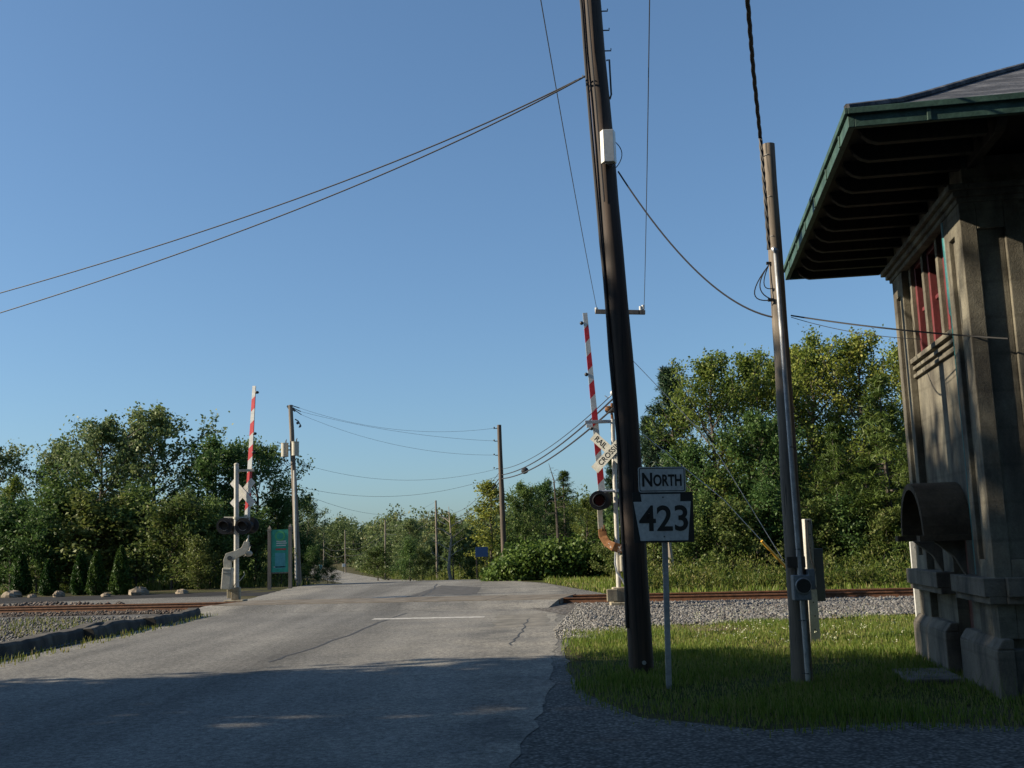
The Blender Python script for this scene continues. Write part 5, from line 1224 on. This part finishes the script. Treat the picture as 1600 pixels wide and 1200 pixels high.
def blades(name, poly, n, h0, h1, w_, mat, label, seed, cat="grass", patch=.35, lean=.35, fade=0.0):
    rng = np.random.default_rng(seed); xs_ = [p[0] for p in poly]; ys_ = [p[1] for p in poly]
    x = rng.uniform(min(xs_), max(xs_), n * 3); y = rng.uniform(min(ys_), max(ys_), n * 3)
    k = inside(x, y, poly)
    pn = np.sin(x * 1.7 + np.sin(y * 1.3) * 1.5) * np.sin(y * 1.1 + 1.3 * np.sin(x * .9)) * .5 + .5
    k &= rng.uniform(0, 1, len(x)) < (1 - patch) + patch * pn
    if fade:                                              # thin out towards the edge of the patch
        dmin = np.full(len(x), 9.0)
        for i in range(len(poly)):
            a_, b_ = np.array(poly[i - 1][:2]), np.array(poly[i][:2]); e_ = b_ - a_
            tt_ = np.clip(((x - a_[0]) * e_[0] + (y - a_[1]) * e_[1]) / (e_ @ e_ + 1e-9), 0, 1)
            dmin = np.minimum(dmin, np.hypot(x - a_[0] - tt_ * e_[0], y - a_[1] - tt_ * e_[1]))
        k &= rng.uniform(0, 1, len(x)) < .12 + .88 * np.clip(dmin / fade, 0, 1)
    x, y, pn = x[k][:n], y[k][:n], pn[k][:n]; m = len(x)
    z = np.interp(y, HX, HZ) + .01
    hgt = rng.uniform(h0, h1, m) * (.6 + .8 * pn) ; az = rng.uniform(0, 6.283, m); wx, wy = np.cos(az) * w_ / 2, np.sin(az) * w_ / 2
    la = rng.uniform(0, 6.283, m); lx, ly = np.cos(la) * hgt * lean * rng.uniform(.2, 1.3, m), np.sin(la) * hgt * lean * rng.uniform(.2, 1.3, m)
    mx_, my_ = x + lx * .42, y + ly * .42; mz_ = z + hgt * .6
    v = np.stack([np.stack([x - wx, y - wy, z], 1), np.stack([x + wx, y + wy, z], 1), np.stack([mx_ + wx * .7, my_ + wy * .7, mz_], 1), np.stack([mx_ - wx * .7, my_ - wy * .7, mz_], 1), np.stack([x + lx, y + ly, z + hgt], 1)], 1).reshape(-1, 3)
    f_ = (np.array([(0, 1, 2), (0, 2, 3), (3, 2, 4)])[None] + np.arange(m)[:, None, None] * 5).reshape(-1, 3)
    me = mesh_np(name, v, f_, mat, np.repeat(np.clip(rng.normal(.38, .26, m) + (1 - pn) * .35, 0, 1), 3))
    o = bpy.data.objects.new(name, me); COL.objects.link(o); return tag(o, label, cat, None, "stuff")
lawn_out = [tuple(G(*q)[:2]) for q in ((882, 988), (876, 1012), (884, 1052), (900, 1095), (985, 1135), (1200, 1156), (1430, 1142), (1640, 1150))]
lawn_near = lawn_out + [(11, 9.4), (11, 21)] + lawn_pts[-5:]
blades("grass", lawn_near, 130000, .02, .1, .011, M['grass'], "rough green grass between the gravel drive and the railway ballast", 1, patch=.88, fade=1.5)
blades("grass_stalks", lawn_near, 260, .15, .45, .004, M['weeds'], "thin tall grass stalks scattered over the rough lawn", 2, lean=.5)
blades("grass_stalks", [(3.2, 8.6), (8, 8.2), (8, 10.4), (5, 11), (3, 10)], 420, .15, .5, .004, M['grass'], "tall grass stalks in the dark corner in front of the tower", 3, lean=.4)
vp = [tuple(T(1.2, 3.0)[:2])] + [tuple(T(s, 3.0)[:2]) for s in (6, 14, 26)] + [(30, 40), (14, 43), (4, 48), (1.5, 49), (1.0, 44)]
blades("verge_grass", vp, 26000, .05, .2, .03, M['grass'], "mown grass strip just behind the railway track", 4)
vq = [tuple(T(1.5, 5.2)[:2])] + [tuple(T(s, 5.2)[:2]) for s in (6, 14, 26)] + [(30, 40), (14, 43), (4, 48)]
blades("tall_weeds", vq, 24000, .12, .5, .03, M['weeds'], "tall yellowing weeds along the foot of the trees on the right", 5, lean=.25)
blades("crest_grass", [(-1.4, 51.5), (1.5, 48.6), (6, 48), (6, 60), (-3.2, 80), (-8.5, 107), (-16.5, 142), (-30, 203), (-24, 203), (-8, 142), (2, 107), (4, 80)], 24000, .3, .9, .07, M['weeds'], "yellow green roadside grass past the road crest", 6, lean=.25)
blades("crest_grass", [(-10.2, 50.5), (-9.9, 49), (-26, 53), (-45, 58), (-45, 64), (-20, 62), (-12, 64), (-11.8, 58)], 12000, .1, .5, .05, M['weeds'], "rough grass at the foot of the left trees", 7)
blades("yard_weeds", [(-8.9, 21), (-9, 26), (-13, 29), (-14, 24)], 800, .04, .14, .02, M['weeds'], "sparse weeds growing in the gravel left of the kerbs", 8)
blades("yard_weeds", [(-8.9, 14), (-8.6, 28), (-7.8, 28), (-7.7, 14)], 900, .03, .12, .02, M['weeds'], "sparse weeds along the kerb foot at the road edge", 9)
fl_ = RNG.uniform(0, 1, (260, 2)); Cs = []
px = 1080 + fl_[:, 0] * 340; py = 962 + fl_[:, 1] * 60
for a0, b0 in zip(px, py):
    p = G(a0, b0); Cs.append(np.array([p.x, p.y, .1 + random.random() * .22]) + RNG.normal(size=(5, 3)) * .016)
for i in range(150):
    p = T(random.uniform(2, 20), random.uniform(5.5, 7)); Cs.append(np.array([p.x, p.y, .5 + random.random() * .3]) + RNG.normal(size=(4, 3)) * .03)
o = bpy.data.objects.new("wildflowers", leaves("wildflowers", np.concatenate(Cs), .02, .9, M['flower'], RNG, None, (0, 0, 2))); COL.objects.link(o)
tag(o, "small white wildflower heads scattered in the grass", "flowers", None, "stuff")
def stones(name, poly, n, s0, s1, mat_list, label, seed, z=.02, zf=None):
    rng = np.random.default_rng(seed); xs_ = [p[0] for p in poly]; ys_ = [p[1] for p in poly]
    x = rng.uniform(min(xs_), max(xs_), n * 4); y = rng.uniform(min(ys_), max(ys_), n * 4); k = inside(x, y, poly); x, y = x[k][:n], y[k][:n]; m = len(x)
    o6 = np.array([(1, 0, 0), (0, 1, 0), (-1, 0, 0), (0, -1, 0), (0, 0, 1), (0, 0, -1)], float)
    s = rng.uniform(s0, s1, m); an = rng.uniform(0, 6.28, m)
    v = o6[None] * rng.uniform(.55, 1.2, (m, 6, 1)); v += rng.normal(size=(m, 6, 3)) * .15; v[:, :, 2] *= .7
    ca, sa = np.cos(an)[:, None], np.sin(an)[:, None]
    v = np.stack([v[:, :, 0] * ca - v[:, :, 1] * sa, v[:, :, 0] * sa + v[:, :, 1] * ca, v[:, :, 2]], 2) * s[:, None, None]
    v += np.stack([x, y, np.interp(y, HX, HZ) + z + s * .2], 1)[:, None]
    f6 = np.array([(0, 1, 4), (1, 2, 4), (2, 3, 4), (3, 0, 4), (1, 0, 5), (2, 1, 5), (3, 2, 5), (0, 3, 5)])
    fs = (f6[None] + np.arange(m)[:, None, None] * 6).reshape(-1, 3)
    me = mesh_np(name, v.reshape(-1, 3), fs, mat_list, np.repeat(rng.uniform(0, 1, m), 8))
    o = bpy.data.objects.new(name, me); COL.objects.link(o); return tag(o, label, "stones", None, "stuff")
def stone_mat(name, cols):
    m, nt, N, L, b = new_mat(name); a = N.new("ShaderNodeAttribute"); a.attribute_name = "tint"
    L.new(ramp(nt, a.outputs["Fac"], [(i / (len(cols) - 1), c) for i, c in enumerate(cols)]), b.inputs["Base Color"]); b.inputs["Roughness"].default_value = .9; return m
M['stones'] = stone_mat("crushed_stone", [(.05, .05, .048), (.11, .107, .1), (.21, .205, .195), (.08, .066, .055)])
M['stones_p'] = stone_mat('pale_gravel_stone', [(.1, .098, .092), (.2, .195, .18), (.32, .31, .29)])
M['stones_b'] = stone_mat("brown_crushed_stone", [(.03, .025, .02), (.065, .05, .038), (.14, .115, .095), (.065, .04, .03)])
bp_ = [tuple(T(.6, -.6)[:2])] + [tuple(G(*q)[:2]) for q in ((930, 982), (1000, 980), (1100, 979), (1250, 971), (1430, 961), (1480, 958))] + [(12, 22), (14, 25.2), tuple(T(12, -.2)[:2])]
stones("ballast_stones", bp_, 17000, .025, .06, M['stones'], "loose crushed grey stones beside the track", 21)
stones("ballast_stones", [tuple(T(.5, .1)[:2]), tuple(T(22, .1)[:2]), tuple(T(22, 2.4)[:2]), tuple(T(.5, 2.4)[:2])], 5000, .03, .06, M['stones_b'], "brown stones between and behind the rails on the right", 22)
stones("gravel_stones", [tuple(G(*q)[:2]) for q in ((870, 1000), (866, 985), (900, 950), (950, 960), (1000, 985), (930, 1000))], 2600, .012, .032, M['stones_p'], "loose gravel spilling at the road's right edge", 23)
stones("trackbed_stones", [tuple(T(-9.9, -1.4)[:2]), tuple(T(-9.9, 2.6)[:2]), tuple(T(-30, 3)[:2]), tuple(T(-30, -2)[:2])], 5000, .03, .065, M['stones_b'], "brown stones of the trackbed left of the road", 24)
stones("yard_stones", [(-8.9, 15), (-8.9, 28), (-13, 29.5), (-17, 30), (-17, 18)], 6000, .02, .05, M['stones'], "loose grey gravel left of the kerbs", 25)
stones("rubble_stones", [tuple(G(*q)[:2]) for q in ((0, 947), (60, 943), (190, 944), (205, 950), (120, 953), (0, 955))], 300, .04, .12, M['stones_b'], "row of reddish rubble between the track and the side road", 26)

def weed_mass(name, spots, leaf, mat, label, seed):
    rng = np.random.default_rng(seed); Cs = []; TI = []
    for x, y, h_, r_ in spots:
        k = int(rng.uniform(26, 50)); t = rng.uniform(0, 1, k) ** .7
        Cs.append(np.stack([x + rng.normal(size=k) * r_ * (.5 + .5 * t), y + rng.normal(size=k) * r_ * .8, gz(y) + .03 + t * h_], 1)); TI.append(np.clip(rng.uniform(.1, .8) + rng.normal(size=k) * .15, 0, 1))
    o = bpy.data.objects.new(name, leaves(name, np.concatenate(Cs), leaf, .4, mat, rng, np.concatenate(TI), (0, -.2, .3), np.tile([0, 0, .8], (sum(len(c) for c in Cs), 1)))); COL.objects.link(o)
    return tag(o, label, "weeds", None, "stuff")
rng = np.random.default_rng(91); sp = []
while len(sp) < 900:
    s_ = rng.uniform(1.2, 26); o_ = 5.0 + abs(rng.normal()) * 2.4; p = T(s_, o_)
    if p.y < 44: sp.append((p.x, p.y, rng.uniform(.25, .95) * min(1.2, .55 + (o_ - 5) * .25), rng.uniform(.1, .25)))
weed_mass("leafy_weeds", sp, .11, M['weeds'], "leafy weeds and goldenrod thickening towards the trees behind the track", 92)
sp = [(rng.uniform(-6.5, 4), rng.uniform(56, 96), rng.uniform(.4, 1.1), .35) for i in range(420)]
sp = [q_ for q_ in sp if q_[0] > rx(RR, q_[1]) + .8]
weed_mass("leafy_weeds", sp, .2, M['weeds'], "leafy yellow green weeds on the slope past the road crest", 93)
